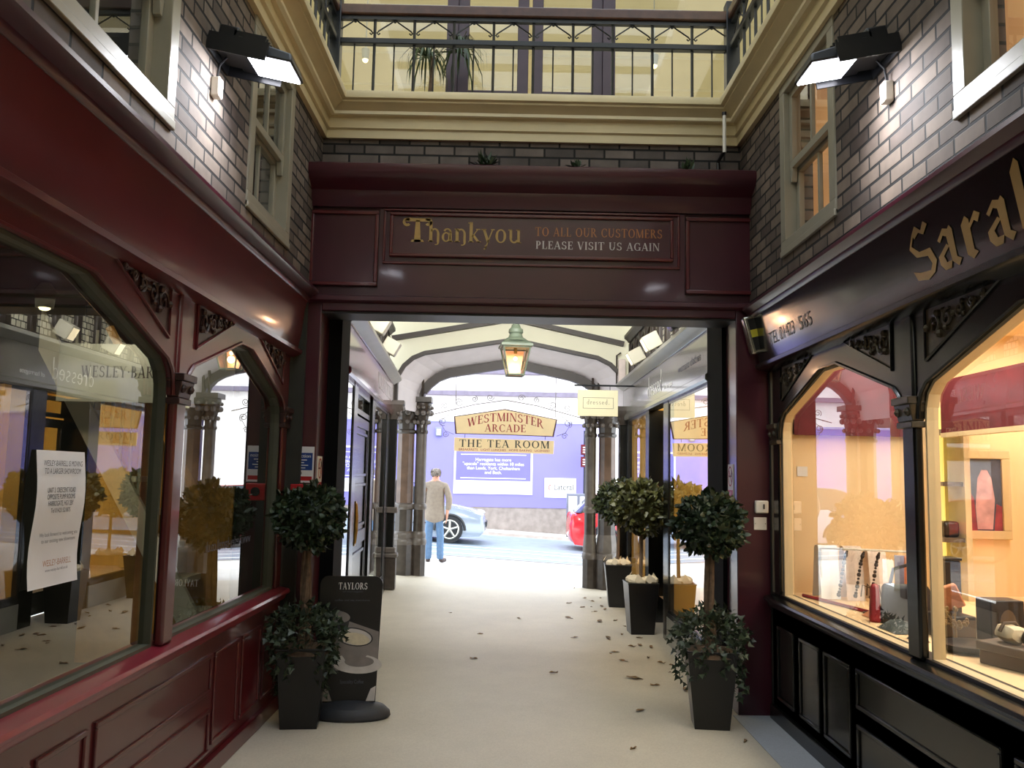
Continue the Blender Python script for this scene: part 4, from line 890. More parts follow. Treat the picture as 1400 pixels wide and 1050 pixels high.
# shop interiors behind the passage windows
def room(name, b, m, fl, skip=()):
    x0, x1, y0, y1, z0, z1 = b
    W = {'left': [(x0, y0, z0), (x0, y1, z0), (x0, y1, z1), (x0, y0, z1)], 'right': [(x1, y0, z0), (x1, y1, z0), (x1, y1, z1), (x1, y0, z1)],
         'near': [(x0, y0, z0), (x1, y0, z0), (x1, y0, z1), (x0, y0, z1)], 'far': [(x0, y1, z0), (x1, y1, z0), (x1, y1, z1), (x0, y1, z1)], 'ceil': [(x0, y0, z1), (x1, y0, z1), (x1, y1, z1), (x0, y1, z1)]}
    mb = MB()
    for k, q in W.items():
        if k not in skip: mb.poly(q)
    struct(mb.build('wall_' + name, m)); struct(MB().poly([(x0, y0, z0), (x1, y0, z0), (x1, y1, z0), (x0, y1, z0)]).build('floor_' + name, fl))
room('passage_shop_right', (1.78, 3.6, 6.96, 12.5, .3, 2.9), M['yellowwall'], M['shopfloor'], ('left',))
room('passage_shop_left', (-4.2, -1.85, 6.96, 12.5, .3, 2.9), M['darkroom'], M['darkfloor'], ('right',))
def area(name, loc, sx, sy, e, col, rot=(0, 0, 0), spread=180):
    L = bpy.data.lights.new(name, 'AREA'); L.shape = 'RECTANGLE'; L.size = sx; L.size_y = sy; L.energy = e; L.color = col; L.spread = math.radians(spread)
    o = bpy.data.objects.new(name, L); COL.objects.link(o); o.location = loc; o.rotation_euler = rot; return o
area('passage_shop_lamp', (2.6, 9.8, 2.85), 1.0, 4.5, 75, (1, .86, .56))

# ------------------------------------------------------------------ lantern
e = thing('hanging_lantern', 'green grey glazed lantern with a glowing lamp hanging in the passage', 'lantern', (.06, 10.5, 2.86))
LX, LY = .06, 10.5
MB().tube([(LX, LY, 3.5), (LX, LY, 4.14)], .012, 8).build('suspension_rod', M['verdigris'], e)
MB().lathe([(.012, 3.58), (.02, 3.52), (.035, 3.49), (.05, 3.47), (.06, 3.44), (.085, 3.42), (.09, 3.38), (.075, 3.36), (.09, 3.32), (.14, 3.29), (.16, 3.27)], LX, LY, 16).build('vent_cap', M['verdigris'], e)
r2 = math.sqrt(2)
MB().lathe([(.16 * r2 * .8, 3.27), (.185 * r2, 3.23), (.19 * r2, 3.2), (.165 * r2, 3.19)], LX, LY, 4, ph=PI / 4 + .12).build('roof', M['verdigris'], e)
def lc(k, r, z): a = PI / 4 + .12 + k * PI / 2; return Vector((LX + r * r2 * math.cos(a), LY + r * r2 * math.sin(a), z))
mb = MB()
for k in range(4): mb.tube([lc(k, .16, 3.19), lc(k, .095, 2.86)], .01, 6); mb.tube([lc(k, .095, 2.86), lc(k + 1, .095, 2.86)], .012, 6); mb.tube([lc(k, .16, 3.19), lc(k + 1, .16, 3.19)], .012, 6)
mb.build('frame', M['verdigris'], e)
lg = glass_mat('lantern pane', (.95, .78, .68), .05, .6, 4)
for k in range(4): MB().poly([lc(k, .155, 3.18), lc(k + 1, .155, 3.18), lc(k + 1, .093, 2.87), lc(k, .093, 2.87)]).build('pane', lg, e)
MB().poly([lc(k, .093, 2.865) for k in range(4)]).build('bottom_pane', M['lanternglass'], e)
MB().tube([(LX, LY, 3.2), (LX, LY, 3.12)], .02, 8).build('lamp_holder', M['brass'], e)
MB().ball((LX, LY, 3.06), .026, 10, 8).build('bulb', M['bulb'], e, 'glowing bulb')
MB().poly([lc(0, .12, 3.17), lc(1, .12, 3.17), lc(1, .07, 2.88), lc(0, .07, 2.88)]).build('inner_reflector', M['lanternglass'], e)
L = bpy.data.lights.new('lantern_lamp', 'POINT'); L.energy = 5; L.color = (1, .75, .5); L.shadow_soft_size = .04; o = bpy.data.objects.new('lantern_lamp', L); COL.objects.link(o); o.location = (LX, LY, 2.98)
# projecting cream sign at right
e = thing('projecting_sign', 'cream rectangular projecting sign hanging near the right column', 'sign', (1.16, 11.5, 2.45))
MB().box(.895, 1.425, 11.49, 11.515, 2.455, 2.8).build('board', M['signcream'], e, bevel=.004)
mb = MB(lambda u, v, w: (u, 11.49 - w, v)); mb.frame(.965, 1.365, 2.555, 2.7, .004, 0, .002); mb.build('border_line', M['signdark'], e)
mb = MB(lambda u, v, w: (u, 11.49 - w, v)); carved(mb, 'dressed.', 1.165, 2.61, .055, .002, width=.3, gap=.2); mb.build('lettering', M['signdark'], e)
mb = MB(); mb.tube([(1.66, 11.5, 2.86), (.85, 11.5, 2.86)], .012, 8); [mb.tube([(x, 11.5, 2.86), (x, 11.5, 2.8)], .005, 6) for x in (1.0, 1.32)]; mb.build('bracket', M['blackiron'], e)
e = thing('wall_vent_pipe', 'pale upright pipe box beside the right leaded screen', 'pipe', (1.66, 12.56, 3.0)); 
MB().box(1.56, 1.66, 12.52, 12.62, 3.0, 3.36).build('case', M['pink'], e, bevel=.01); MB().tube([(1.54, 12.6, 3.0), (1.54, 12.6, 3.42), (1.6, 12.6, 3.46)], .012, 6).build('pipe', M['rib'], e)

# ------------------------------------------------------------------ planters
def rdir():
    while True:
        d = Vector((random.uniform(-1, 1), random.uniform(-1, 1), random.uniform(-1, 1)))
        if .05 < d.length < 1: return d.normalized()
def leaf(mb, p, d, L, W, droop=0.):
    s = d.cross(Vector((random.uniform(-1, 1), random.uniform(-1, 1), random.uniform(-1, 1)))).normalized(); n = d.cross(s)
    mb.add([p, p + d * L * .35 + s * W, p + d * L * .4 + n * W * .35, p + d * L * .35 - s * W, p + d * L * .75 + s * W * .7 - n * droop, p + d * L * .75 - s * W * .7 - n * droop, p + d * L - n * droop * 2],
           [(0, 1, 2), (0, 2, 3), (1, 4, 6, 2), (2, 6, 5, 3)])
def ivyleaf(mb, p, d, L):
    s = d.cross(rdir()).normalized(); n = d.cross(s) * .15 * L
    mb.add([p, p + s * L * .55 + d * L * .1 - n, p + s * L * .25 + d * L * .4, p + d * L, p - s * L * .25 + d * L * .4, p - s * L * .55 + d * L * .1 - n], [(0, 1, 2, 3), (0, 3, 4, 5)])
def crown(mb, c, R, n, L, W, sq=(1, 1, 1)):
    c = Vector(c)
    for _ in range(n):
        d = rdir(); rr = R * random.uniform(.72, .98) * (1 + .08 * math.sin(5 * d.x + 7 * d.z) + .05 * math.sin(9 * d.y + 4 * d.x))
        p = c + Vector((d.x * sq[0], d.y * sq[1], d.z * sq[2])) * rr
        leaf(mb, p, (d + rdir() * .8).normalized(), L * random.uniform(.7, 1.25), W * random.uniform(.8, 1.2), L * .1)
def pot(e, x, y, z, b, t, h, m='planter', rot=0):
    k = math.sqrt(2); ph = PI / 4 + rot
    MB().lathe([(b * k, z), (t * k, z + h), (t * k * 1.03, z + h), (t * k * 1.03, z + h + .012), (t * k * .93, z + h + .012), (t * k * .9, z + h - .05)], x, y, 4, ph=ph).build('planter', M[m], e, bevel=.004)
def topiary(x, y, b, t, h, ballz, R, label, ivy, seed, rot):
    random.seed(seed); e = thing('topiary_planter', label, 'potted plant', (x, y, 0))
    pot(e, x, y, 0, b, t, h, rot=rot)
    mb = MB(); mb.lathe([(t * 1.25, h - .03), (t * .9, h + .01), (.02, h + .03)], x, y, 12); mb.build('soil', M['bark'], e)
    mb = MB()
    for k in range(3): a = k * 2.1; mb.tube([(x + .03 * math.cos(a), y + .03 * math.sin(a), h - .02), (x + .02 * math.cos(a + 1), y + .02 * math.sin(a + 1), (h + ballz) / 2), (x + .02 * math.cos(a + 2), y + .02 * math.sin(a + 2), ballz)], [.024, .02, .016], 8)
    mb.build('trunk', M['bark'], e)
    mb = MB(); mb.ball((x, y, ballz), R * .74, 14, 9, (1, 1, .88)); mb.build('crown_core', M['leaf'], e)
    mb = MB(); crown(mb, (x, y, ballz), R, 1300, .052, .017, (1, 1, .9)); mb.build('crown', M['leaf'], e)
    mb = MB()
    for _ in range(700):
        d = rdir(); d.z = abs(d.z) * 1.0 - .15; rr = ivy * random.uniform(.55, 1.05)
        p = Vector((x, y, h + .075)) + Vector((d.x * rr, d.y * rr, d.z * rr * .95)); ivyleaf(mb, p, (d + rdir() * .7 + Vector((0, 0, -.2))).normalized(), random.uniform(.03, .055))
    for k in range(34):
        a = random.uniform(0, 2 * PI); q = t * random.uniform(1.0, 1.35); Ls = random.uniform(.06, .26) if k % 9 else .34
        for i in range(int(Ls / .016)):
            f = i * .016; p = Vector((x + q * math.cos(a) + .025 * math.sin(i * .9 + k), y + q * math.sin(a) + .02 * math.cos(i + k), h + .03 - f)); ivyleaf(mb, p, (Vector((math.cos(a), math.sin(a), -1)) + rdir() * .6).normalized(), random.uniform(.028, .05))
    mb.build('ivy', M['ivy'], e)
    return e
topiary(-1.335, 5.98, .118, .155, .5, 1.345, .235, 'dark ball topiary in a tall black planter beside the left pillar, ivy below the trunk', .27, 3, .12)
topiary(1.4, 6.14, .115, .165, .5, 1.34, .235, 'dark ball topiary in black planter beside the right pillar, ivy trailing at its rim', .27, 5, -.1)
def standard_bay(x, y, b, t, h, ballz, R, label, seed, m, rot, n=900):
    random.seed(seed); e = thing('bay_tree_planter', label, 'potted plant', (x, y, gz(x, y)))
    z = gz(x, y); pot(e, x, y, z, b, t, h, rot=rot)
    mb = MB(); vs = []; nn = 12
    random.seed(seed)
    for k in range(9):
        a = random.uniform(0, 2 * PI); q = random.uniform(0, t * .75); r = random.uniform(.05, .085)
        mb.ball((x + q * math.cos(a), y + q * math.sin(a), z + h + .015 + random.uniform(0, .025)), r, 7, 5, (1, 1, .7))
    for k in range(5):
        a = random.uniform(0, 2 * PI); q = t * .9; p = Vector((x + q * math.cos(a), y + q * math.sin(a), z + h))
        mb.add([p, p + Vector((.06 * math.cos(a + 1), .06 * math.sin(a + 1), .05)), p + Vector((-.01, .01, .11)), p + Vector((-.05, -.02, .04))], [(0, 1, 2, 3)])
    mb.build('cloth_filling', M['linen'], e)
    MB().tube([(x, y, z + h), (x + .006, y, z + (h + ballz) / 2), (x, y, z + ballz)], [.022, .019, .016], 8).build('trunk', M['bark'], e)
    MB().ball((x, y, z + ballz), R * .72, 12, 8).build('crown_core', M[m], e)
    mb = MB(); crown(mb, (x, y, z + ballz), R, n, .075, .024); mb.build('crown', M[m], e)
standard_bay(1.46, 9.68, .125, .165, .53, 1.34, .285, 'bay tree ball in a black planter, nearer of the two beside the right shop door', 11, 'bay', .05)
standard_bay(1.45, 11.62, .115, .17, .53, 1.33, .28, 'bay tree ball in a black planter, farther of the two beside the right shop window', 12, 'bayd', -.05)

# ------------------------------------------------------------------ coffee pavement sign
AX, AY = -1.075, 6.2
e = thing('pavement_sign', 'black pavement sign with coffee cup picture on an oval rubber base by the left planter', 'sign', (AX, AY, 0))
MB().lathe([(.27, 0), (.285, .015), (.28, .04), (.24, .075), (.1, .1), (.03, .105)], AX + .02, AY, 28, 1, .62).build('base', M['rubber'], e)
TS = (lambda A: lambda u, v, w: (AX + u * math.cos(A) + w * math.sin(A), AY + u * math.sin(A) - w * math.cos(A) + (v - .1) * .05, v))(.1)
pts = [(-.215, .09), (.195, .09), (.205, .5), (.215, .88)] + [(.215 - .055 + .055 * math.cos(math.radians(a)), .88 + .055 * math.sin(math.radians(a))) for a in (20, 45, 70, 90)] + [(-.16 + .055 * math.cos(math.radians(a)), .88 + .055 * math.sin(math.radians(a))) for a in (90, 120, 150, 180)]
b = MB(TS).prism(pts, -.012, .0).build('board', M['black_satin'], e)
def ell(u, v, a, c, n=28, a0=0, a1=360, rot=0):
    o = []
    for i in range(n):
        t = math.radians(a0 + (a1 - a0) * i / (n - (0 if a1 - a0 == 360 else 1))); x, y = a * math.cos(t), c * math.sin(t)
        o.append((u + x * math.cos(rot) - y * math.sin(rot), v + x * math.sin(rot) + y * math.cos(rot)))
    return o
def patch(pts, w, m, name): return MB(TS).poly([(u, v, w) for u, v in pts]).build(name, m, b)
pw = mat('photo white', (196, 192, 190), .5, var=.15, scale=12); pg = mat('photo grey', (128, 122, 120), .5, var=.15, scale=12); pd = mat('photo dark', (52, 50, 52), .5); pf = mat('photo foam', (206, 196, 170), .5, var=.12, scale=25)
patch([(-.1, .66), (.2, .56), (.203, .36), (.15, .31), (-.1, .3)], .001, pg, 'printed_tablecloth')
patch(ell(.06, .345, .17, .065, rot=-.05), .002, pw, 'printed_saucer'); patch(ell(.075, .36, .1, .035), .003, pg, 'printed_saucer_shade')
patch(ell(-.085, .66, .085, .04, rot=-.1), .0035, pg, 'printed_back_cup_foam')
patch([(-.17, .655), (-.15, .56), (-.02, .55), (.0, .65)], .0025, pd, 'printed_back_cup')
patch([(-.09, .53), (-.06, .42), (-.02, .37), (.1, .37), (.14, .42), (.16, .5)], .004, pg, 'printed_cup'); patch([(.155, .49), (.2, .485), (.2, .46), (.15, .45)], .004, pg, 'printed_handle')
patch(ell(.035, .525, .128, .062, rot=-.14), .005, pd, 'printed_cup_rim'); patch(ell(.035, .525, .118, .054, rot=-.14), .006, pw, 'printed_cup_lip'); patch(ell(.045, .512, .095, .04, rot=-.14), .007, pf, 'printed_coffee')
patch([(.13, .1), (.19, .1), (.195, .2), (.16, .18)], .002, pw, 'printed_corner'); patch([(-.2, .1), (-.1, .1), (-.13, .18), (-.2, .18)], .002, pg, 'printed_corner')
mb = MB(TS); carved(mb, 'TAYLORS', .01, .845, .045, .001, width=.2); mb.build('lettering', M['white'], b, 'white lettering')
mb = MB(TS); text(mb, 'of harrogate', .01, .825, .01, .001, width=.14); text(mb, 'coffee and tea merchants', .01, .765, .014, .001, width=.24); text(mb, 'Speciality Coffee', .03, .215, .024, .001, width=.16); mb.build('lettering', M['inkgrey'], b, 'grey lettering')

# ------------------------------------------------------------------ fallen leaves
random.seed(21)
LV = [(1.01, 13.2), (1.49, 12.59), (1.3, 12.32), (1.47, 12.0), (1.24, 11.53), (1.1, 11.46), (0.98, 11.4), (1.25, 11.27), (1.1, 11.08), (1.09, 10.36), (1.28, 10.42), (1.34, 10.06), (1.47, 10.26), (0.75, 10.56), (0.16, 10.47), (-0.66, 10.77), (-0.26, 9.4), (-0.28, 8.16), (0.72, 9.31), (1.07, 9.29), (1.24, 9.52), (1.26, 8.87), (1.34, 8.94), (1.44, 8.85), (1.05, 8.58), (1.33, 8.33), (1.42, 8.12), (1.5, 8.02), (1.08, 8.18), (1.08, 7.48), (1.42, 7.74), (0.42, 7.64), (1.21, 7.26), (1.43, 7.12), (0.98, 6.48), (0.8, 5.58), (1.54, 5.78), (1.4, 9.35), (0.83, 11.71), (1.51, 10.89), (1.0, 8.49), (1.15, 11.96), (1.08, 12.21)]
protos = []
for k in range(5):
    mb = MB(); n = 9; L = .045 + .012 * k
    P = []
    for i in range(n):
        a = 2 * PI * i / n; r = L * (.55 + .45 * abs(math.cos(a * 2.5 + k))) * (1.0 if abs(math.sin(a)) < .8 else .6); P.append((r * math.cos(a), r * .62 * math.sin(a), .006 + .014 * abs(math.sin(a * 1.5 + k))))
    vs = [(0, 0, .003)] + P
    mb.add(vs, [(0, 1 + i, 1 + (i + 1) % n) for i in range(n)]); mb.tube([(-L * .9, 0, .006), (-L * .3, 0, .004)], .0018, 4)
    protos.append(mb.build('fallen_leaf', M['dryleaf'], loc=(0, 0, 0)))
for i, (x, y) in enumerate(LV):
    p = protos[i % 5]
    o = p if i < 5 else p.copy()
    if i >= 5: COL.objects.link(o)
    o.location = (x, y, gz(x, y) + .001); s = random.uniform(.5, .95); o.scale = (s, s, s); o.rotation_euler = (0, 0, random.uniform(0, 6.3))
    tag(o, 'small dry brown fallen leaf lying on the pale passage floor', 'leaf', 'fallen leaves on the passage floor')

# ------------------------------------------------------------------ hanging arcade signs at the exit
TW = lambda u, v, w: (u, 14.0 - w, v)
e = thing('arcade_sign', 'ochre gabled hanging sign with maroon arched lettering above the exit', 'sign', (-.06, 14, 2.29))
pts = [(-.855, 2.305), (-.06, 2.3), (.715, 2.285), (.77, 2.565), (-.07, 2.72), (-.885, 2.585)]
MB(TW).prism(pts, -.02, .0).build('border', M['signedge'], e)
MB(TW).prism([(-.06 + (u + .06) * .972, 2.47 + (v - 2.47) * .93) for u, v in pts], .0, .006).build('board', M['signyellow'], e)
mb = MB(TW)
def wa(u, v): x = (u + .06) / .6; return (u, v - .105 * x * x + .0)
carved(mb, 'WESTMINSTER', -.06, 2.52, .135, .008, width=1.22, warp=wa, gap=.03); carved(mb, 'ARCADE', -.06, 2.35, .12, .008, width=.66); mb.build('lettering', M['signtext'], e)
mb = MB(TW)
for s in (-1, 1):
    mb.tube([(-.06 + s * .8, 2.6, -.01), (-.06 + s * .8, 3.3, -.01)], .006, 5)
    mb.tube([(-.06, 2.86, -.02), (-.06 + s * .5, 2.78, -.02), (-.06 + s * 1.2, 2.6, -.02)], .008, 5)
    for k, (u, v, r) in enumerate(((.25, 2.9, .06), (.5, 2.87, .05), (.75, 2.8, .07), (.98, 2.75, .06), (1.0, 2.5, .07), (.95, 2.3, .05))): spiral(mb, -.06 + s * u, v, -.02, r, 1.5, k * 1.3, s, .006)
    mb.tube([(-.06 + s * .9, 2.62, -.02), (-.06 + s * 1.05, 2.5, -.02), (-.06 + s * .96, 2.35, -.02), (-.06 + s * .82, 2.3, -.02)], .006, 5)
mb.build('scroll_ironwork', M['greystone'], e)
e = thing('tea_room_sign', 'long ochre hanging sign with dark green lettering below the gabled sign', 'sign', (-.06, 14, 2.02))
MB(TW).prism([(-.87, 2.03), (.715, 2.012), (.725, 2.225), (-.868, 2.248)], -.015, .002).build('board', M['signyellow'], e, bevel=.004)
mb = MB(TW); carved(mb, 'THE TEA ROOM', -.07, 2.1, .118, .005, width=1.44, gap=.1); mb.build('lettering', M['signdark'], e, 'dark lettering')
mb = MB(TW); text(mb, 'BREAKFASTS   LIGHT LUNCHES   HOME BAKING   LICENSED', -.07, 2.045, .034, .005, width=1.44); mb.build('lettering', M['signtext'], e, 'maroon lettering')
mb = MB(TW); [mb.tube([(u, 2.24, -.006), (u, 2.3, -.006)], .006, 5) for u in (-.7, .58)]; mb.build('hanger', M['blackiron'], e)

# ------------------------------------------------------------------ the street
HY = 26.0
TH_ = lambda u, v, w: (u, HY - w, v)
mb = MB(TH_); mb.box(-16, 2.35, -.3, .76, -.35, -.0)
struct(mb.build('wall_street', M['streetstone']))
e = thing('hoarding', 'long purple painted hoarding above the pale stone wall across the street', 'hoarding', (-6, 26, .76))
MB(TH_).box(-16, 2.3, .74, 3.22, -.06, .02).build('panel', M['hoarding'], e)
MB(TH_).box(-16, 2.3, 3.22, 3.28, -.08, .04).build('capping', M['lilac'], e)
MB(TH_).box(2.3, 2.36, .74, 3.24, -2.0, .03).build('end_panel', M['facadedark'], e)
e = thing('hoarding_notice', 'large white framed purple notice on the hoarding behind the hanging signs', 'poster', (-.45, 25.97, 1.13))
MB(TH_).box(-1.6, .72, 1.12, 2.45, .02, .05).build('board', M['white'], e)
p = MB(TH_).box(-1.54, .66, 1.51, 2.4, .05, .056).build('purple_field', M['notice'], e)
mb = MB(TH_)
for i, s in enumerate(('Harrogate has more', '"upscale" residents within 10 miles', 'than Leeds, York, Cheltenham', 'and Bath.')): text(mb, s, -.44, 2.08 - i * .125, .095, .06, width=(1.05, 1.8, 1.55, .5)[i])
mb.box(-1.4, .52, 2.26, 2.28, .056, .06); mb.box(-1.4, .52, 1.57, 1.59, .056, .06); mb.build('lettering', M['white'], p)
mb = MB(TH_); text(mb, 'For details of this exciting development contact our agents', -.44, 1.42, .035, .052, width=1.7); text(mb, 'Lateral', -.36, 1.31, .06, .052, width=.3); text(mb, 'www.lateral.co.uk', -.44, 1.22, .035, .052, width=.7); mb.build('lettering', M['inkgrey'], e)
e = thing('agent_board', 'small white board with grey lettering on the right of the hoarding', 'poster', (1.54, 25.97, 1.05))
MB(TH_).box(1.08, 2.0, 1.05, 1.62, .02, .045).build('board', M['white'], e)
mb = MB(TH_); text(mb, 'Lateral', 1.64, 1.28, .17, .049, width=.56); mb.build('lettering', M['ink'], e)
mb = MB(TH_); [mb.poly([(a, b, .048) for a, b in q]) for q in _A(1.24, 1.34, .05, .08, 40, 300, .02, .02)]; mb.build('emblem', M['signtext'], e)
e = thing('wall_light', 'small square white light fixed high on the hoarding', 'lamp', (-2.08, 25.95, 2.85))
MB(TH_).box(-2.17, -1.98, 2.78, 3.05, .02, .1).build('case', M['winglass'], e, bevel=.02); MB(TH_).box(-2.13, -2.02, 2.82, 3.0, .1, .11).build('lens', M['white'], e)
# building beyond the hoarding
e = thing('building', 'pale stone building with rows of windows beyond the hoarding', 'building', (-2, 32, 0))
TB = lambda u, v, w: (u, 32 - w, v)
MB(TB).box(-20, 16, -.5, 9.5, -4, 0).build('wall', M['facade'], e)
for v in (4.55, 5.35, 8.6): MB(TB).box(-20, 16, v, v + .16, 0, .25).build('ledge', M['facadedark'], e)
for i in range(12):
    for v0, v1 in ((5.7, 7.9),):
        u = -13.5 + i * 2.3; f = MB(TB).frame(u, u + 1.3, v0, v1, .1, 0, .06).build('window', M['facadedark'], e); MB(TB).box(u + .1, u + 1.2, v0 + .1, v1 - .1, 0, .01).build('pane', M['winglass'], f)
# street sign post and bins
e = thing('street_sign_post', 'grey post with red notice plates at the end of the hoarding', 'sign post', (2.25, 25.4, 0))
MB().tube([(2.2, 25.4, 0), (2.2, 25.4, 3.0)], .035, 8).build('pole', M['blackiron'], e)
for z in (2.3, 1.95): 
    p = MB().box(2.08, 2.5, 25.33, 25.36, z, z + .3).build('plate', M['pelmet'], e, bevel=.01); mb = MB(lambda u, v, w: (u, 25.33 - w, v)); [mb.box(2.14, 2.44, z + .06 + k * .07, z + .09 + k * .07, 0, .004) for k in range(3)]; mb.build('lettering', M['white'], p)
MB().box(2.26, 2.44, 25.33, 25.36, 1.45, 1.85).build('white_plate', M['white'], e)
e = thing('bus_timetable_case', 'grey framed double notice case beside the sign post', 'notice case', (1.95, 24.9, 0))
for x in (1.7, 2.3): MB().tube([(x, 25.0, gz(x, 25) - .0), (x, 25.0, 1.2)], .03, 8).build('leg', M['blackiron'], e)
MB().box(1.66, 2.34, 24.96, 25.04, .55, 1.2).build('case', M['winglass'], e, bevel=.02)
for x in (1.72, 2.04): MB().box(x, x + .24, 24.95, 24.96, .62, 1.12).build('notice', M['white'], e)

def car(x0, y, zg, L, H, W, m, label, dirn):
    """car with its nose at x0, pointing along dirn (+1 right)"""
    e = thing('car', label, 'car', (x0 - dirn * L / 2, y, zg)); s = dirn
    X = lambda t: x0 - s * t * L
    lower = [(0.0, .3), (.002, .42), (.012, .58), (.03, .68), (.1, .78), (.2, .86), (.29, .92), (.5, .94), (.75, .96), (.93, .98), (.985, .9), (1.0, .65), (1.0, .4), (.985, .25), (.9, .2), (.1, .18), (.02, .2)]
    def loft(prof, ws, name, mm, par, z0=zg):
        n = len(prof); vs = []; fs = []; k = len(ws)
        for (wy, sh, ins) in ws:
            cx = .5
            for t, z in prof: vs.append((X(cx + (t - cx) * ins), y + wy * W / 2, z0 + z * sh))
        for j in range(k - 1):
            for i in range(n): a = j * n + i; b_ = j * n + (i + 1) % n; fs.append((a, b_, b_ + n, a + n))
        fs.append(tuple(range(n))); fs.append(tuple(range((k - 1) * n, k * n)))
        return MB().add(vs, fs).build(name, mm, par)
    body = loft(lower, [(-.985, .88, .93), (-1, .8, .97) , (-.96, .97, .985), (-.6, 1.0, 1.0), (.6, 1.0, 1.0), (.96, .97, .985), (1, .8, .97), (.985, .88, .93)][1:7], 'body', m, e)
    cab = [(.27, .9), (.42, H - .1), (.47, H - .03), (.62, H), (.8, H - .04), (.86, H - .1), (.96, .95)]
    loft(cab, [(-.93, 1, .96), (-.72, 1.0, 1.0), (.72, 1.0, 1.0), (.93, 1, .96)], 'cabin_glass', M['carglass'], e)
    roof = [(.43, H - .07), (.47, H - .015), (.62, H + .015), (.8, H - .02), (.86, H - .08), (.8, H - .07), (.62, H - .04), (.47, H - .06)]
    loft(roof, [(-.8, 1, 1), (.8, 1, 1)], 'roof', m, e)
    for t in (.2, .8):
        for sd in (-1, 1):
            yy = y + sd * (W / 2 - .08); r = .31
            mb = MB(); mb.tube([(X(t), yy - .1, zg + r), (X(t), yy + .1, zg + r)], r, 24); w = mb.build('wheel', M['tyre'], e)
            mb = MB(); yo = yy + sd * .101
            mb.tube([(X(t), yo, zg + r), (X(t), yo + sd * .01, zg + r)], .06, 12)
            for k in range(5):
                a = 2 * PI * k / 5 + .3; mb.tube([(X(t), yo, zg + r), (X(t) + .2 * math.cos(a), yo, zg + r + .2 * math.sin(a))], .028, 6)
            mb.tube([(X(t) + .21 * math.cos(2 * PI * k / 24), yo, zg + r + .21 * math.sin(2 * PI * k / 24)) for k in range(25)], .022, 6); mb.build('alloy_rim', M['chrome'], w)
            mb = MB(); mb.tube([(X(t) + .36 * math.cos(PI * k / 12), y + sd * (W / 2 + .0), zg + r - .02 + .36 * math.sin(PI * k / 12)) for k in range(13)], .035, 6); mb.build('wheel_arch', M['black_satin'], e)
    for sd in (-1, 1):
        mb = MB(); mb.ball((X(.045), y + sd * W * .4, zg + .66), .12, 10, 6, (1.1, .75, .55)); mb.build('head_lamp', M['lampglass'], e)
        mb = MB(); mb.ball((X(.975), y + sd * W * .41, zg + .8), .1, 10, 6, (.7, .8, 1.3)); mb.build('tail_lamp', M['red'], e)
        mb = MB(); mb.ball((X(.3), y + sd * (W / 2 + .08), zg + .98), .09, 8, 6, (.7, 1, .7)); mb.build('wing_mirror', m, e)
        MB().box(min(X(.33), X(.6)), max(X(.33), X(.6)), y + sd * W / 2 - .012, y + sd * W / 2 + .012, zg + .45, zg + .47).build('side_trim', M['black_satin'], e)
    mb = MB(); mb.box(min(X(-.002), X(.01)), max(X(-.002), X(.01)), y - W * .3, y + W * .3, zg + .36, zg + .48); mb.build('grille', M['black_satin'], e)
car(-.5, 21.6, gz(-1.5, 21) - .08, 4.2, 1.45, 1.75, M['silver'], 'silver car driving right behind the standing man', 1)
car(5.65, 22.1, gz(2.6, 21) - .08, 4.15, 1.45, 1.75, M['carred'], 'red car partly hidden behind the right column', 1)

# ------------------------------------------------------------------ the standing man
def skin_mesh(name, verts, edges, radii, m, parent, sub=2, root=0):
    L = Vector(parent['_loc']); me = bpy.data.meshes.new(name); me.from_pydata([tuple(Vector(v) - L) for v in verts], edges, [])
    o = bpy.data.objects.new(name, me); COL.objects.link(o)
    md = o.modifiers.new('skin', 'SKIN'); md.use_smooth_shade = True; md.branch_smoothing = .4
    for i, r in enumerate(radii):
        r = r if isinstance(r, tuple) else (r, r); me.skin_vertices[0].data[i].radius = r; me.skin_vertices[0].data[i].use_root = (i == root)
    sb = o.modifiers.new('sub', 'SUBSURF'); sb.levels = sub; sb.render_levels = sub
    dg = bpy.context.evaluated_depsgraph_get(); nm = bpy.data.meshes.new_from_object(o.evaluated_get(dg))
    bpy.data.objects.remove(o); nm.name = name; nm.materials.clear(); nm.materials.append(m)
    nm.polygons.foreach_set('use_smooth', [True] * len(nm.polygons))
    o = bpy.data.objects.new(name, nm); COL.objects.link(o); o.parent = parent; o['_loc'] = tuple(L); return o
MX, MY = -1.265, 15.45; MZ = gz(MX, MY)
man = thing('person', 'man in beige jacket and blue jeans standing with his back turned beside the left column', 'person', (MX, MY, MZ))
K = 1.66 / 1.75
def P(x, y, z): return (MX + x * K, MY + y * K, MZ + z * K)
def chain(pts):
    v = [P(*p[:3]) for p in pts]; r = [tuple(q * K for q in p[3]) if isinstance(p[3], tuple) else p[3] * K for p in pts]; return v, r
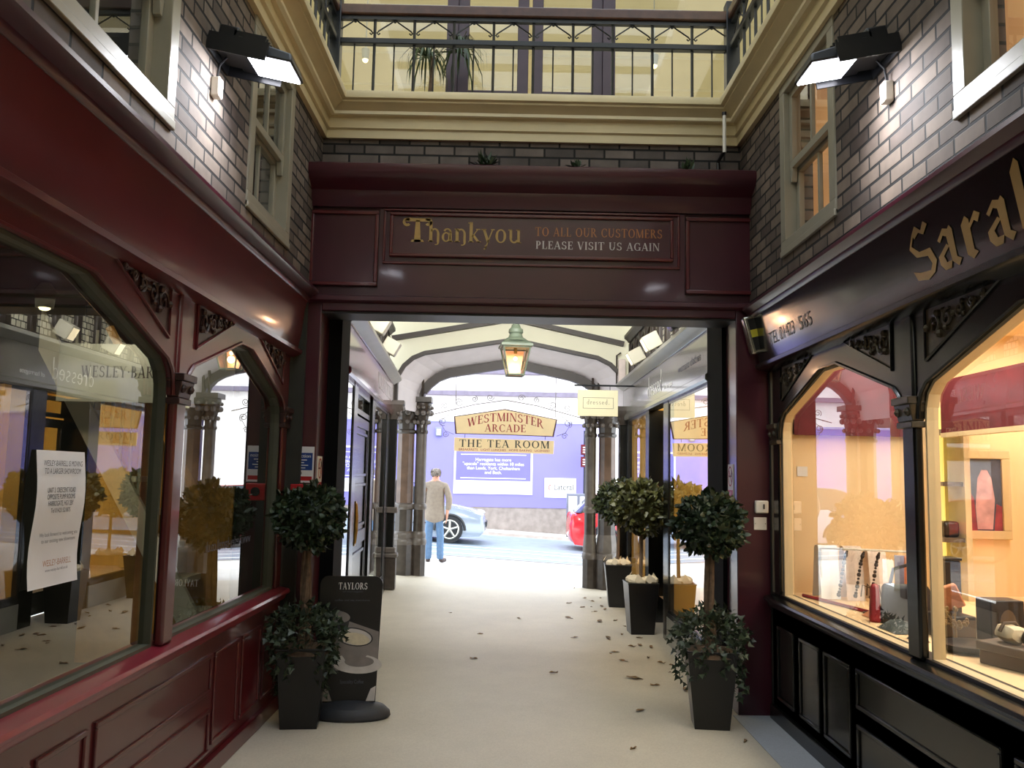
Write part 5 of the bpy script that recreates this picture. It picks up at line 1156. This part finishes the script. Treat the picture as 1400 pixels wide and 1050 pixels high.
# body: pelvis, spine, neck, head, arms and legs in one surface
J = {'pel': (0, 0, .95, .085), 'wai': (0, 0, 1.1, .11), 'che': (0, -.01, 1.3, .125), 'shc': (0, 0, 1.42, .1), 'nek': (0, .01, 1.5, .055), 'skb': (0, .02, 1.58, .075), 'hed': (.0, .035, 1.66, .085), 'top': (0, .03, 1.725, .06),
     'ls': (-.17, 0, 1.4, .06), 'le': (-.235, -.02, 1.13, .045), 'lw': (-.22, .06, .9, .032), 'lh': (-.215, .08, .83, .03),
     'rs': (.17, 0, 1.4, .06), 're': (.255, -.05, 1.13, .045), 'rw': (.23, -.03, .9, .032), 'rh': (.225, -.02, .83, .03),
     'lhp': (-.08, 0, .86, .058), 'lk': (-.1, .01, .5, .05), 'la': (-.1, 0, .1, .042), 'lf': (-.11, .1, .04, .035),
     'rhp': (.08, 0, .86, .058), 'rk': (.11, .02, .5, .05), 'ra': (.12, 0, .1, .042), 'rf': (.2, .07, .04, .035)}
ED = [('pel', 'wai'), ('wai', 'che'), ('che', 'shc'), ('shc', 'nek'), ('nek', 'skb'), ('skb', 'hed'), ('hed', 'top'), ('shc', 'ls'), ('ls', 'le'), ('le', 'lw'), ('lw', 'lh'), ('shc', 'rs'), ('rs', 're'), ('re', 'rw'), ('rw', 'rh'),
      ('pel', 'lhp'), ('lhp', 'lk'), ('lk', 'la'), ('la', 'lf'), ('pel', 'rhp'), ('rhp', 'rk'), ('rk', 'ra'), ('ra', 'rf')]
FG = []
for h, w, s in (('lh', 'lw', -1), ('rh', 'rw', 1)):
    hx, hy, hz, _ = J[h]
    for k in range(4):
        a, b_, c = h + 'a%d' % k, h + 'b%d' % k, h + 'c%d' % k; yy = hy - .03 + .02 * k; ln = (.075, .085, .08, .062)[3 - k]
        J[a] = (hx, yy, hz - .045, .0095); J[b_] = (hx - s * .006, yy + .004, hz - .045 - ln * .5, .009); J[c] = (hx - s * .022, yy + .006, hz - .045 - ln, .0075)
        ED += [(h, a), (a, b_), (b_, c)]
    J[h + 't'] = (hx - s * .005, hy + .045, hz - .01, .011); J[h + 'u'] = (hx - s * .015, hy + .06, hz - .05, .009); ED += [(h, h + 't'), (h + 't', h + 'u')]
J['nose'] = (0, .125, 1.64, .012); J['el'] = (-.083, .03, 1.645, .016); J['er'] = (.083, .03, 1.645, .016)
ED += [('hed', 'nose'), ('hed', 'el'), ('hed', 'er')]
names = list(J); idx = {n: i for i, n in enumerate(names)}
v, r = chain([J[n] for n in names])
skin_mesh('body', v, [(idx[a], idx[b_]) for a, b_ in ED], r, M['skin'], man, 1, 0)
def limb(pts, name, m, edges=None):
    v, r = chain(pts); ed = edges or [(i, i + 1) for i in range(len(pts) - 1)]; return skin_mesh(name, v, ed, r, m, man, 2)
limb([(0, 0, 1.12, (.19, .125)), (0, 0, .9, (.2, .14)), (0, 0, .69, (.21, .155)), (0, -.01, 1.3, (.19, .125)), (0, 0, 1.42, (.13, .1)), (0, .005, 1.49, (.075, .07)),
      (-.185, 0, 1.4, .078), (-.25, -.02, 1.13, .066), (-.23, .05, .93, .054), (.185, 0, 1.4, .078), (.27, -.05, 1.13, .066), (.243, -.03, .93, .054)], 'jacket', M['jacket'],
     [(0, 1), (1, 2), (0, 3), (3, 4), (4, 5), (4, 6), (6, 7), (7, 8), (4, 9), (9, 10), (10, 11)])
limb([(0, 0, .94, (.1, .07)), (-.08, 0, .82, .078), (-.1, .01, .5, .074), (-.1, 0, .1, .068), (-.1, .01, .05, .07), (.08, 0, .82, .078), (.11, .02, .5, .074), (.12, 0, .1, .068), (.12, .01, .05, .07)], 'jeans', M['jeans'],
     [(0, 1), (1, 2), (2, 3), (3, 4), (0, 5), (5, 6), (6, 7), (7, 8)])
for a, b_ in (((-.1, -.05), (-.11, .17)), ((.11, -.04), (.22, .11))):
    limb([(a[0], a[1], .045, .045), ((a[0] + b_[0]) / 2, (a[1] + b_[1]) / 2, .04, .05), (b_[0], b_[1], .035, .036)], 'shoe', M['shoe'])
mb = MB()
for i in range(260):
    d = rdir(); d.z = d.z
    if d.z > .75 or (d.y > .35) or d.z < -.75: continue
    p = Vector(P(0, .03, 1.645)) + Vector((d.x * .088, d.y * .096, d.z * .09)) * K; leaf(mb, p, (d * .3 + Vector((0, -.2, -1))).normalized(), .04, .012)
c = P(0, .012, 1.635); mb.ball(c, .089 * K, 14, 10, (.98, 1.0, .86)); mb.build('hair', M['hair'], man)
c = P(0, .0, 0)
mb = MB()
for s in (-1, 1): mb.ball(P(s * .033, .113, 1.672), .011 * K, 6, 5)
mb.build('eye', M['ink'], man); mb = MB(); mb.tube([P(-.025, .108, 1.598), P(0, .116, 1.596), P(.025, .108, 1.598)], .006, 5); mb.build('mouth', M['red'], man)

# ------------------------------------------------------------------ left shop interior
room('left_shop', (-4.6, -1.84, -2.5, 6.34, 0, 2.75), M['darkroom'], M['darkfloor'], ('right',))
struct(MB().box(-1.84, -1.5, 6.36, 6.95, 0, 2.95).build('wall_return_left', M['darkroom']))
TI = lambda u, v, w: (u, 5.7 - w, v)
e = thing('hanging_shop_board', 'grey board with dark serif lettering hanging inside the left shop', 'sign', (-2.4, 5.7, 2.1))
MB(TI).box(-2.95, -1.8, 2.08, 2.46, -.015, 0).build('board', M['palegrey'], e)
mb = MB(TI); carved(mb, 'WESLEY-BARRELL', -2.8, 2.24, .075, .003, width=.66, align='l'); mb.build('lettering', M['ink'], e)
mb = MB(TI); [mb.tube([(u, 2.46, -.01), (u, 2.74, -.01)], .005, 5) for u in (-2.8, -1.95)]; mb.build('hanger', M['blackiron'], e)
e = thing('staircase', 'pale open staircase with white balusters and oak rail inside the left shop', 'staircase', (-2.5, 6.1, 0))
ST = lambda x: 2.6 - (x + 3.25) * 1.72
MB().hexa([(-3.25, 6.0, 2.45), (-2.0, 6.0, .3), (-2.0, 6.04, .3), (-3.25, 6.04, 2.45)], [(-3.25, 6.0, 2.74), (-2.0, 6.0, .6), (-2.0, 6.04, .6), (-3.25, 6.04, 2.74)]).build('stringer', M['stair'], e)
for i in range(11): x = -3.0 + i * .07; MB().tube([(x, 6.02, ST(x)), (x, 6.02, min(2.6, ST(x) + .85))], .012, 6).build('baluster', M['sash'], e)
MB().tube([(-2.78, 6.02, 2.62), (-2.1, 6.02, 1.46)], .03, 8).build('handrail', M['oak'], e)
for i in range(9): x = -3.2 + i * .13; MB().box(x, x + .14, 6.04, 6.3, ST(x) - .06, ST(x) - .02).build('tread', M['stair'], e)
MB().box(-3.0, -1.95, 6.305, 6.33, .3, 2.3).build('wall_panel', M['oak'], e)
e = thing('shop_door', 'grey glazed door with oak post inside the left shop', 'door', (-3.9, 5.5, 0))
mb = MB(lambda u, v, w: (u, 5.9 - w, v)); mb.frame(-4.3, -3.5, 0, 2.05, .12, 0, .04); mb.box(-4.2, -3.6, .9, 1.05, 0, .04); mb.box(-3.95, -3.85, 0, 2.05, 0, .04); mb.build('leaf', M['greenframe'], e); MB().box(-3.47, -3.38, 5.86, 5.94, 0, 2.2).build('post', M['oak'], e)
for i, (x, y) in enumerate(((-2.4, 3.0), (-2.6, 4.2), (-2.8, 5.2))):
    e = thing('ceiling_lamp', ['white ceiling spot in the left shop nearest the camera', 'white ceiling spot in the middle of the left shop', 'white ceiling spot at the far end of the left shop'][i], 'lamp', (x, y, 2.6))
    MB().lathe([(.05, 2.6), (.06, 2.7), (.03, 2.75)], x, y, 12).build('case', M['creambox'], e); MB().ball((x, y, 2.6), .035, 8, 6, (1, 1, .5)).build('bulb', M['bulb'], e)
area('left_shop_lamp', (-3.2, 4.2, 2.65), 1, 3, 3.0, (1, .92, .76)); area('stair_lamp', (-2.6, 5.2, 2.5), .5, .3, 7, (1, .87, .66), (.9, 0, 0))
# paper notice on the left window
TN_ = lambda u, v, w: (-1.632 + w, u, v)
e = thing('window_notice', 'white paper notice with black lettering stuck on the left window', 'notice', (-1.695, 3.24, 1.22))
mb = MB(TN_); n = 10
vs = []; fs = []
for i in range(n + 1):
    v = 1.225 + .485 * i / n; w = -.006 - .008 * math.sin(i * .7)
    vs += [(3.07 - .0 * i, v, w), (3.42, v, w)]
for i in range(n): a = 2 * i; fs.append((a, a + 1, a + 3, a + 2))
mb.add(vs, fs).build('sheet', M['paper'], e)
mb = MB(TN_)
for s, v, h, wd in (('WESLEY-BARRELL IS MOVING', 1.655, .02, .28), ('TO A LARGER SHOWROOM', 1.627, .02, .26), ('UNIT 3, CRESCENT ROAD', 1.56, .018, .2), ('OPPOSITE PUMP ROOMS', 1.536, .018, .2), ('HARROGATE, HG1 2BY', 1.512, .018, .18), ('Tel 01423 521875', 1.488, .016, .14), ('We look forward to welcoming you', 1.405, .014, .27), ('to our exciting new showroom', 1.383, .014, .24)): text(mb, s, 3.24, v, h, .003, width=wd)
mb.build('lettering', M['ink'], e)
mb = MB(TN_); text(mb, 'WESLEY-BARRELL', 3.24, 1.3, .022, .003, width=.2); mb.build('lettering', M['goldred'], e); mb = MB(TN_); text(mb, 'www.wesley-barrell.co.uk', 3.24, 1.28, .011, .003, width=.16); mb.build('lettering', M['inkgrey'], e)
TND = lambda u, v, w: (-1.648 + w, -u, v)
mb = MB(TND); text(mb, 'www.wesley-barrell.co.uk', -5.3, 1.2, .06, .0, width=.85); tag(mb.build('window_lettering', M['inkgrey']), 'faint grey web address lettering on the second left window, reading from inside', 'lettering')

# ------------------------------------------------------------------ right shop interior and window display
PZ = .87
struct(MB().poly([(2.0, -2.5, PZ), (4.3, -2.5, PZ), (4.3, 6.34, PZ), (2.0, 6.34, PZ)]).build('floor_display', M['shopfloor']))
mb = MB(); mb.poly([(2.0, 6.33, .5), (4.3, 6.33, .5), (4.3, 6.33, 2.75), (2.0, 6.33, 2.75)]); mb.poly([(4.3, -2.5, .5), (4.3, 6.34, .5), (4.3, 6.34, 2.75), (4.3, -2.5, 2.75)]); mb.poly([(2.0, -2.5, .5), (4.3, -2.5, .5), (4.3, -2.5, 2.75), (2.0, -2.5, 2.75)])
struct(mb.build('wall_right_shop', M['shopwall']))
struct(MB().poly([(2.0, -2.5, 2.74), (4.3, -2.5, 2.74), (4.3, 6.34, 2.74), (2.0, 6.34, 2.74)]).build('ceiling_right_shop', M['shopwall']))
struct(MB().box(1.9, 2.0, -3, 6.36, .0, PZ).build('wall_right_riser_back', M['black_satin']))
struct(MB().box(1.9, 2.3, 6.36, 6.95, 0, 2.95).build('wall_return_right', M['darkroom']))
e = thing('display_pelmet', 'crimson pelmet boards above the warm window display', 'pelmet', (2.5, 5.5, 2.0))
MB().box(2.04, 3.0, 6.27, 6.3, 1.985, 2.6).build('end_board', M['pelmet'], e); MB().box(2.96, 3.0, 2.2, 6.0, 2.0, 2.36).build('back_board', M['pelmet'], e)
mb = MB(); mb.box(2.955, 3.005, 2.2, 6.0, 1.97, 2.0); mb.build('cream_edge', M['creamframe'], e)
e = thing('ring_ceiling_light', 'oval gold ceiling light fitting above the far right window display', 'lamp', (2.35, 5.6, 2.5))
MB().lathe([(.03, 2.74), (.05, 2.6), (.24, 2.55), (.26, 2.52), (.24, 2.49), (.1, 2.5)], 2.35, 5.7, 20).build('ring', M['brass'], e)
MB().lathe([(.16, 2.488), (.1, 2.47)], 2.35, 5.7, 16).build('diffuser', M['lamphot'], e)
for x, y, sx, sy, en in ((2.5, 5.2, .5, 1.8, 17), (2.7, 2.6, .8, 2.4, 22), (3.7, 5.4, .6, 1.2, 9)): area('display_lamp', (x, y, 2.7), sx, sy, en * 3.0, (1, .9, .74))
# shelf recess and picture
e = thing('shelf_unit', 'wall shelves with a glowing yellow back seen through the nearer right window', 'shelves', (3.14, 6.2, PZ))
MB().box(2.9, 2.95, 6.02, 6.32, PZ, 2.2).build('side', M['creamframe'], e); MB().box(3.12, 3.16, 6.02, 6.32, PZ, 2.2).build('side', M['creamframe'], e)
for z in (1.26, 1.64, 2.0): MB().box(2.95, 3.12, 6.04, 6.32, z, z + .03).build('shelf', M['boxbrown'], e)
MB().box(2.95, 3.12, 6.3, 6.32, PZ, 2.2).build('back', mat('glowing yellow shelf back', (250, 236, 150), .8, emit=1.1, ecol=(255, 228, 120), var=.03), e)  # back panel glows by itself in place of shelf lighting
tag(MB().box(3.0, 3.11, 6.08, 6.2, 1.291, 1.4).build('clutch_bag', M['beads'], bevel=.02), 'small dark beaded clutch bag on the yellow shelf', 'bag')
TP = lambda u, v, w: (u - .07, 6.32 - w, v)
e = thing('framed_picture', 'tall cream framed picture on the warm wall of the right shop', 'picture', (3.46, 6.3, 1.3))
MB(TP).frame(3.28, 3.66, 1.27, 1.9, .06, 0, .03).build('frame', M['creamframe'], e, bevel=.005)
MB(TP).box(3.34, 3.6, 1.33, 1.84, 0, .012).build('canvas', mat('picture background', (70, 72, 92), .6, var=.5, scale=8), e)
mb = MB(TP); mb.poly([(3.42, 1.34, .014), (3.53, 1.34, .014), (3.55, 1.55, .014), (3.53, 1.7, .014), (3.5, 1.76, .014), (3.46, 1.76, .014), (3.43, 1.7, .014), (3.41, 1.5, .014)]); mb.build('painted_pale_shape', mat('painted rose', (206, 160, 170), .6, var=.3, scale=9), e)
mb = MB(TP); mb.poly([(3.34, 1.33, .013), (3.42, 1.33, .013), (3.4, 1.56, .013), (3.34, 1.66, .013)]); mb.poly([(3.54, 1.33, .013), (3.6, 1.33, .013), (3.6, 1.5, .013), (3.56, 1.52, .013)]); mb.build('painted_red_shape', mat('painted red', (150, 50, 60), .6, var=.4, scale=9), e)
# display goods
def at_(o, lab, cat, group=None): return tag(o, lab, cat, group)
def scarf(x, y, x2, y2, z, m, lab):
    """scarf draped over a low clear rail"""
    d = Vector((x2 - x, y2 - y, 0)); mb = MB(); n = 12; vs = []; fs = []
    nrm = Vector((-d.y, d.x, 0)).normalized()
    for i in range(n + 1):
        t = i / n; a = PI * t; off = (-.09 + .18 * t); zz = PZ + .005 + (z - PZ) * min(1, math.sin(a) * 1.9)
        for j in range(5):
            p = Vector((x, y, 0)) + d * (j / 4) + nrm * (off * (.35 + .65 * (1 - math.sin(a)))) + nrm * .008 * math.sin(j * 2.4); vs.append((p.x, p.y, zz))
    for i in range(n):
        for j in range(4): a = i * 5 + j; fs.append((a, a + 1, a + 6, a + 5))
    return tag(mb.add(vs, fs).build('scarf', m), lab, 'scarf', None)
scarf(2.11, 6.06, 2.24, 6.06, 1.22, M['white'], 'white scarf draped at the left end of the warm display')
scarf(2.26, 6.0, 2.38, 6.0, 1.22, M['scarfp'], 'pale scarf draped second from the left in the warm display')
scarf(2.4, 5.95, 2.52, 5.95, 1.2, M['scarfp'], 'pale scarf draped behind the bead strands in the warm display')
scarf(2.42, 5.55, 2.54, 5.5, 1.2, M['scarfb'], 'blue grey scarf draped behind the black handbag')
scarf(2.4, 5.36, 2.46, 5.34, 1.21, M['scarfo'], 'orange scarf draped beside the blue grey scarf')
for k, (x, y) in enumerate(((2.24, 5.85), (2.33, 5.8), (2.41, 5.75))):
    mb = MB(); n = 14
    for i in range(n + 1):
        t = i / n; mb.ball((x - .06 * t, y, 1.2 - .26 * t + .02 * math.sin(t * 5)), .009 + .003 * (i % 3), 6, 4)
    tag(mb.build('bead_necklace', M['beads']), ['dark bead strand, left of three hanging before the pale scarves', 'dark bead strand, middle of three hanging before the pale scarves', 'dark bead strand, right of three hanging before the pale scarves'][k], 'necklace')
e = thing('necklace_rail', 'low clear rail carrying the scarves and beads', 'display rail', (2.45, 5.8, PZ))
MB().tube([(2.12, 6.0, 1.21), (2.7, 5.75, 1.21)], .008, 6).build('rail', M['plastic'], e); [MB().tube([(x, y, PZ), (x, y, 1.21)], .008, 6).build('leg', M['plastic'], e) for x, y in ((2.12, 6.0), (2.7, 5.75))]
MB().box(2.02, 2.5, 5.5, 5.53, PZ + .001, PZ + .026)
e = thing('red_stick', 'slim red wooden stick lying along the warm display floor', 'stick', (2.15, 5.75, PZ)); MB().tube([(2.03, 6.1, PZ + .012), (2.2, 5.3, PZ + .012)], .011, 6).build('stick', M['bagred'], e)
HX, HYY = 2.2, 5.02
e = thing('handbag', 'black and red leather handbag with strap in the far right window', 'bag', (HX, HYY, PZ))
MB().hexa([(HX - .1, HYY, PZ), (HX + .16, HYY - .12, PZ), (HX + .2, HYY - .02, PZ), (HX - .06, HYY + .1, PZ)], [(HX - .08, HYY + .03, PZ + .22), (HX + .14, HYY - .08, PZ + .22), (HX + .17, HYY - .03, PZ + .22), (HX - .05, HYY + .07, PZ + .22)]).build('body', M['bagblack'], e, bevel=.025)
MB().hexa([(HX - .15, HYY + .03, PZ), (HX - .09, HYY, PZ), (HX - .05, HYY + .11, PZ), (HX - .11, HYY + .14, PZ)], [(HX - .13, HYY + .06, PZ + .21), (HX - .09, HYY + .04, PZ + .21), (HX - .06, HYY + .09, PZ + .21), (HX - .1, HYY + .11, PZ + .21)]).build('red_side', M['bagred'], e, bevel=.018)
MB().tube([(HX - .03, HYY + .03, PZ + .2), (HX - .01, HYY + .02, PZ + .3), (HX + .06, HYY - .02, PZ + .33), (HX + .11, HYY - .04, PZ + .3), (HX + .12, HYY - .05, PZ + .2)], .01, 6).build('strap', M['bagblack'], e)
for k, (x, y, r, m, lab) in enumerate(((2.1, 4.78, .12, 'slate', 'grey green folded cloth lying in the far right window'), (2.17, 5.22, .1, 'scarfo', 'orange folded glove cloth beside the grey green cloth'), (2.07, 4.5, .06, 'boxbrown', 'brown rolled belt near the window post'))):
    mb = MB(); n = 10; vs = []; fs = []
    for i in range(n + 1):
        for j in range(n + 1):
            u, v = i / n * 2 - 1, j / n * 2 - 1; q = max(0, 1 - u * u) * max(0, 1 - v * v); vs.append((x + u * r * .6, y + v * r, PZ + .003 + q ** .5 * r * .38 * (1 + .35 * math.sin(u * 7 + v * 4))))
    for i in range(n):
        for j in range(n): a = i * (n + 1) + j; fs.append((a, a + 1, a + n + 2, a + n + 1))
    tag(mb.add(vs, fs).build('folded_cloth' if k < 2 else 'rolled_belt', M[m]), lab, 'cloth' if k < 2 else 'belt')
e = thing('ring_stand', 'small dark metal ring stand in the far right window', 'stand', (2.2, 5.35, PZ))
MB().lathe([(.05, PZ), (.05, PZ + .01), (.01, PZ + .02), (.008, PZ + .16)], 2.2, 5.38, 12).build('base', M['beads'], e)
mb = MB(); [mb.tube([(2.2, 5.38, PZ + .15), (2.2 + .05 * math.cos(a), 5.38 + .05 * math.sin(a), PZ + .17), (2.2 + .06 * math.cos(a), 5.38 + .06 * math.sin(a), PZ + .1)], .004, 5) for a in (0, 1.6, 3.1, 4.7)]; mb.build('arm', M['beads'], e)
tag(MB().hexa([(2.26, 4.6, PZ + .122), (2.34, 4.54, PZ + .17), (2.37, 4.62, PZ + .17), (2.29, 4.68, PZ + .122)], [(2.2, 4.58, PZ + .24), (2.28, 4.52, PZ + .28), (2.31, 4.6, PZ + .28), (2.23, 4.66, PZ + .24)]).build('gift_box', M['scarfo'], bevel=.008), 'tilted orange gift box on the low black plinth beyond the window post', 'box')
e = thing('low_plinth', 'low black plinth under the tilted orange gift box', 'plinth', (2.29, 4.61, PZ)); MB().box(2.21, 2.38, 4.52, 4.7, PZ, PZ + .12).build('body', M['bagblack'], e, bevel=.008); MB().box(2.22, 2.37, 4.515, 4.52, PZ + .02, PZ + .1).build('front_panel', M['boxbrown'], e)
e = thing('tall_plinth', 'tall narrow black display plinth just beyond the right window post', 'plinth', (2.47, 5.0, PZ)); MB().box(2.43, 2.53, 4.95, 5.08, PZ, PZ + .36).build('body', M['bagblack'], e, bevel=.008); MB().box(2.425, 2.535, 4.945, 5.085, PZ + .36, PZ + .375).build('top', M['bagblack'], e, bevel=.004)
e = thing('shoe_box', 'upright black box with printed front in the nearer right window', 'box', (2.36, 4.3, PZ)); MB().box(2.29, 2.45, 4.22, 4.36, PZ, PZ + .24).build('body', M['bagblack'], e, bevel=.006); MB(lambda u, v, w: (u, 4.22 - w, v)).poly([(2.37 + .04 * math.cos(a * .5), PZ + .13 + .07 * math.sin(a * .5), .002) for a in range(13)]).build('printed_shape', M['boxbrown'], e)
e = thing('jewellery_tree', 'small bead hung jewellery tree beside the upright black box', 'jewellery stand', (2.22, 4.38, PZ))
MB().lathe([(.045, PZ), (.045, PZ + .008), (.008, PZ + .015), (.006, PZ + .1)], 2.22, 4.42, 10).build('stem', M['bronze'], e)
random.seed(4); mb = MB()
for k in range(26): d = rdir(); mb.ball((2.22 + d.x * .06, 4.42 + d.y * .06, PZ + .13 + d.z * .05), .011, 5, 4); mb.tube([(2.22, 4.42, PZ + .09), (2.22 + d.x * .06, 4.42 + d.y * .06, PZ + .13 + d.z * .05)], .002, 4)
mb.build('bead_branches', M['bronze'], e)
tag(MB().lathe([(.03, PZ), (.13, PZ + .015), (.15, PZ + .04), (.13, PZ + .045), (.05, PZ + .02)], 2.2, 4.22, 20).build('black_dish', M['bagblack']), 'round black dish under the jewellery tree', 'dish')
e = thing('display_box', 'long low taupe box stack lying across the nearer right window', 'box', (2.35, 3.8, PZ)); MB().hexa([(2.1, 3.98, PZ), (2.3, 4.08, PZ), (2.6, 3.2, PZ), (2.4, 3.1, PZ)][::-1], [(2.1, 3.98, PZ + .06), (2.3, 4.08, PZ + .06), (2.6, 3.2, PZ + .06), (2.4, 3.1, PZ + .06)][::-1]).build('lower_box', M['boxbrown'], e, bevel=.006)
MB().hexa([(2.08, 3.97, PZ + .062), (2.32, 4.1, PZ + .062), (2.62, 3.2, PZ + .062), (2.38, 3.08, PZ + .062)][::-1], [(2.08, 3.97, PZ + .1), (2.32, 4.1, PZ + .1), (2.62, 3.2, PZ + .1), (2.38, 3.08, PZ + .1)][::-1]).build('lid', M['boxbrown'], e, bevel=.006)
e = thing('cream_purse', 'plump cream purse lying on the taupe box', 'bag', (2.2, 3.9, PZ + .1)); mb = MB(); vs = []; fs = []
for a in range(9):
    t = PI * a / 8; r_ = .05 * math.sin(t) ** .6 * (1 + .12 * math.sin(3 * t))
    for b_ in range(14): q = 2 * PI * b_ / 14; vs.append((2.2 + r_ * (1 + .1 * math.sin(4 * q)) * math.cos(q), 3.9 - .07 * math.cos(t), PZ + .143 + r_ * .85 * (1 + .12 * math.sin(3 * q)) * math.sin(q)))
for a in range(8):
    for b_ in range(14): k = a * 14 + b_; n_ = a * 14 + (b_ + 1) % 14; fs.append((k, n_, n_ + 14, k + 14))
mb.add(vs, fs).build('pouch', M['linen'], e); MB().tube([(2.15, 3.9, PZ + .15), (2.17, 3.9, PZ + .185), (2.22, 3.9, PZ + .188), (2.25, 3.9, PZ + .15)], .008, 6).build('tie_band', M['boxbrown'], e)
MB().ball((2.24, 3.82, PZ + .135), .038, 10, 7).build('dark_end', M['beads'], e)
tag(MB().box(2.2, 2.26, 3.72, 3.79, PZ + .1005, PZ + .112).build('price_card', M['linen']), 'small cream card lying on the taupe box', 'card')
tag(MB().box(2.075, 2.15, 6.325, 6.328, 1.69, 1.76).build('wall_card', M['paper']), 'small white card on the warm end wall behind the far right window', 'card')

# ------------------------------------------------------------------ light
w = bpy.data.worlds.new('overcast'); sc.world = w; w.use_nodes = True
bg = w.node_tree.nodes['Background']; bg.inputs[0].default_value = (.86, .93, 1.0, 1); bg.inputs[1].default_value = 5.0
area('upper_room_lamp', (.1, 10.2, 6.2), 4.5, 3, 36, (1, .93, .76))
area('passage_fill', (.1, 7.4, 4.05), 2.4, .5, 210, (1, .98, .94), (math.radians(78), 0, 0), 130)  # added fill, unseen behind the lintel, to brighten the passage end wall
area('gallery_lamp_left', (-2.2, 3, 7.8), .8, 7, 26, (1, .97, .88)); area('gallery_lamp_right', (2.5, 3, 7.8), .8, 7, 26, (1, .97, .88))
pl = bpy.data.lights.new('roof_portal', 'AREA'); pl.shape = 'RECTANGLE'; pl.size = 4.3; pl.size_y = 10.9; pl.cycles.is_portal = True
po = bpy.data.objects.new('roof_portal', pl); COL.objects.link(po); po.location = (.15, 2.25, 8.3)
for a in ('max_bounces',): pass
sc.cycles.max_bounces = 8; sc.cycles.transparent_max_bounces = 16; sc.cycles.caustics_reflective = False; sc.cycles.caustics_refractive = False
for o in COL.objects:
    if '_loc' in o: del o['_loc']
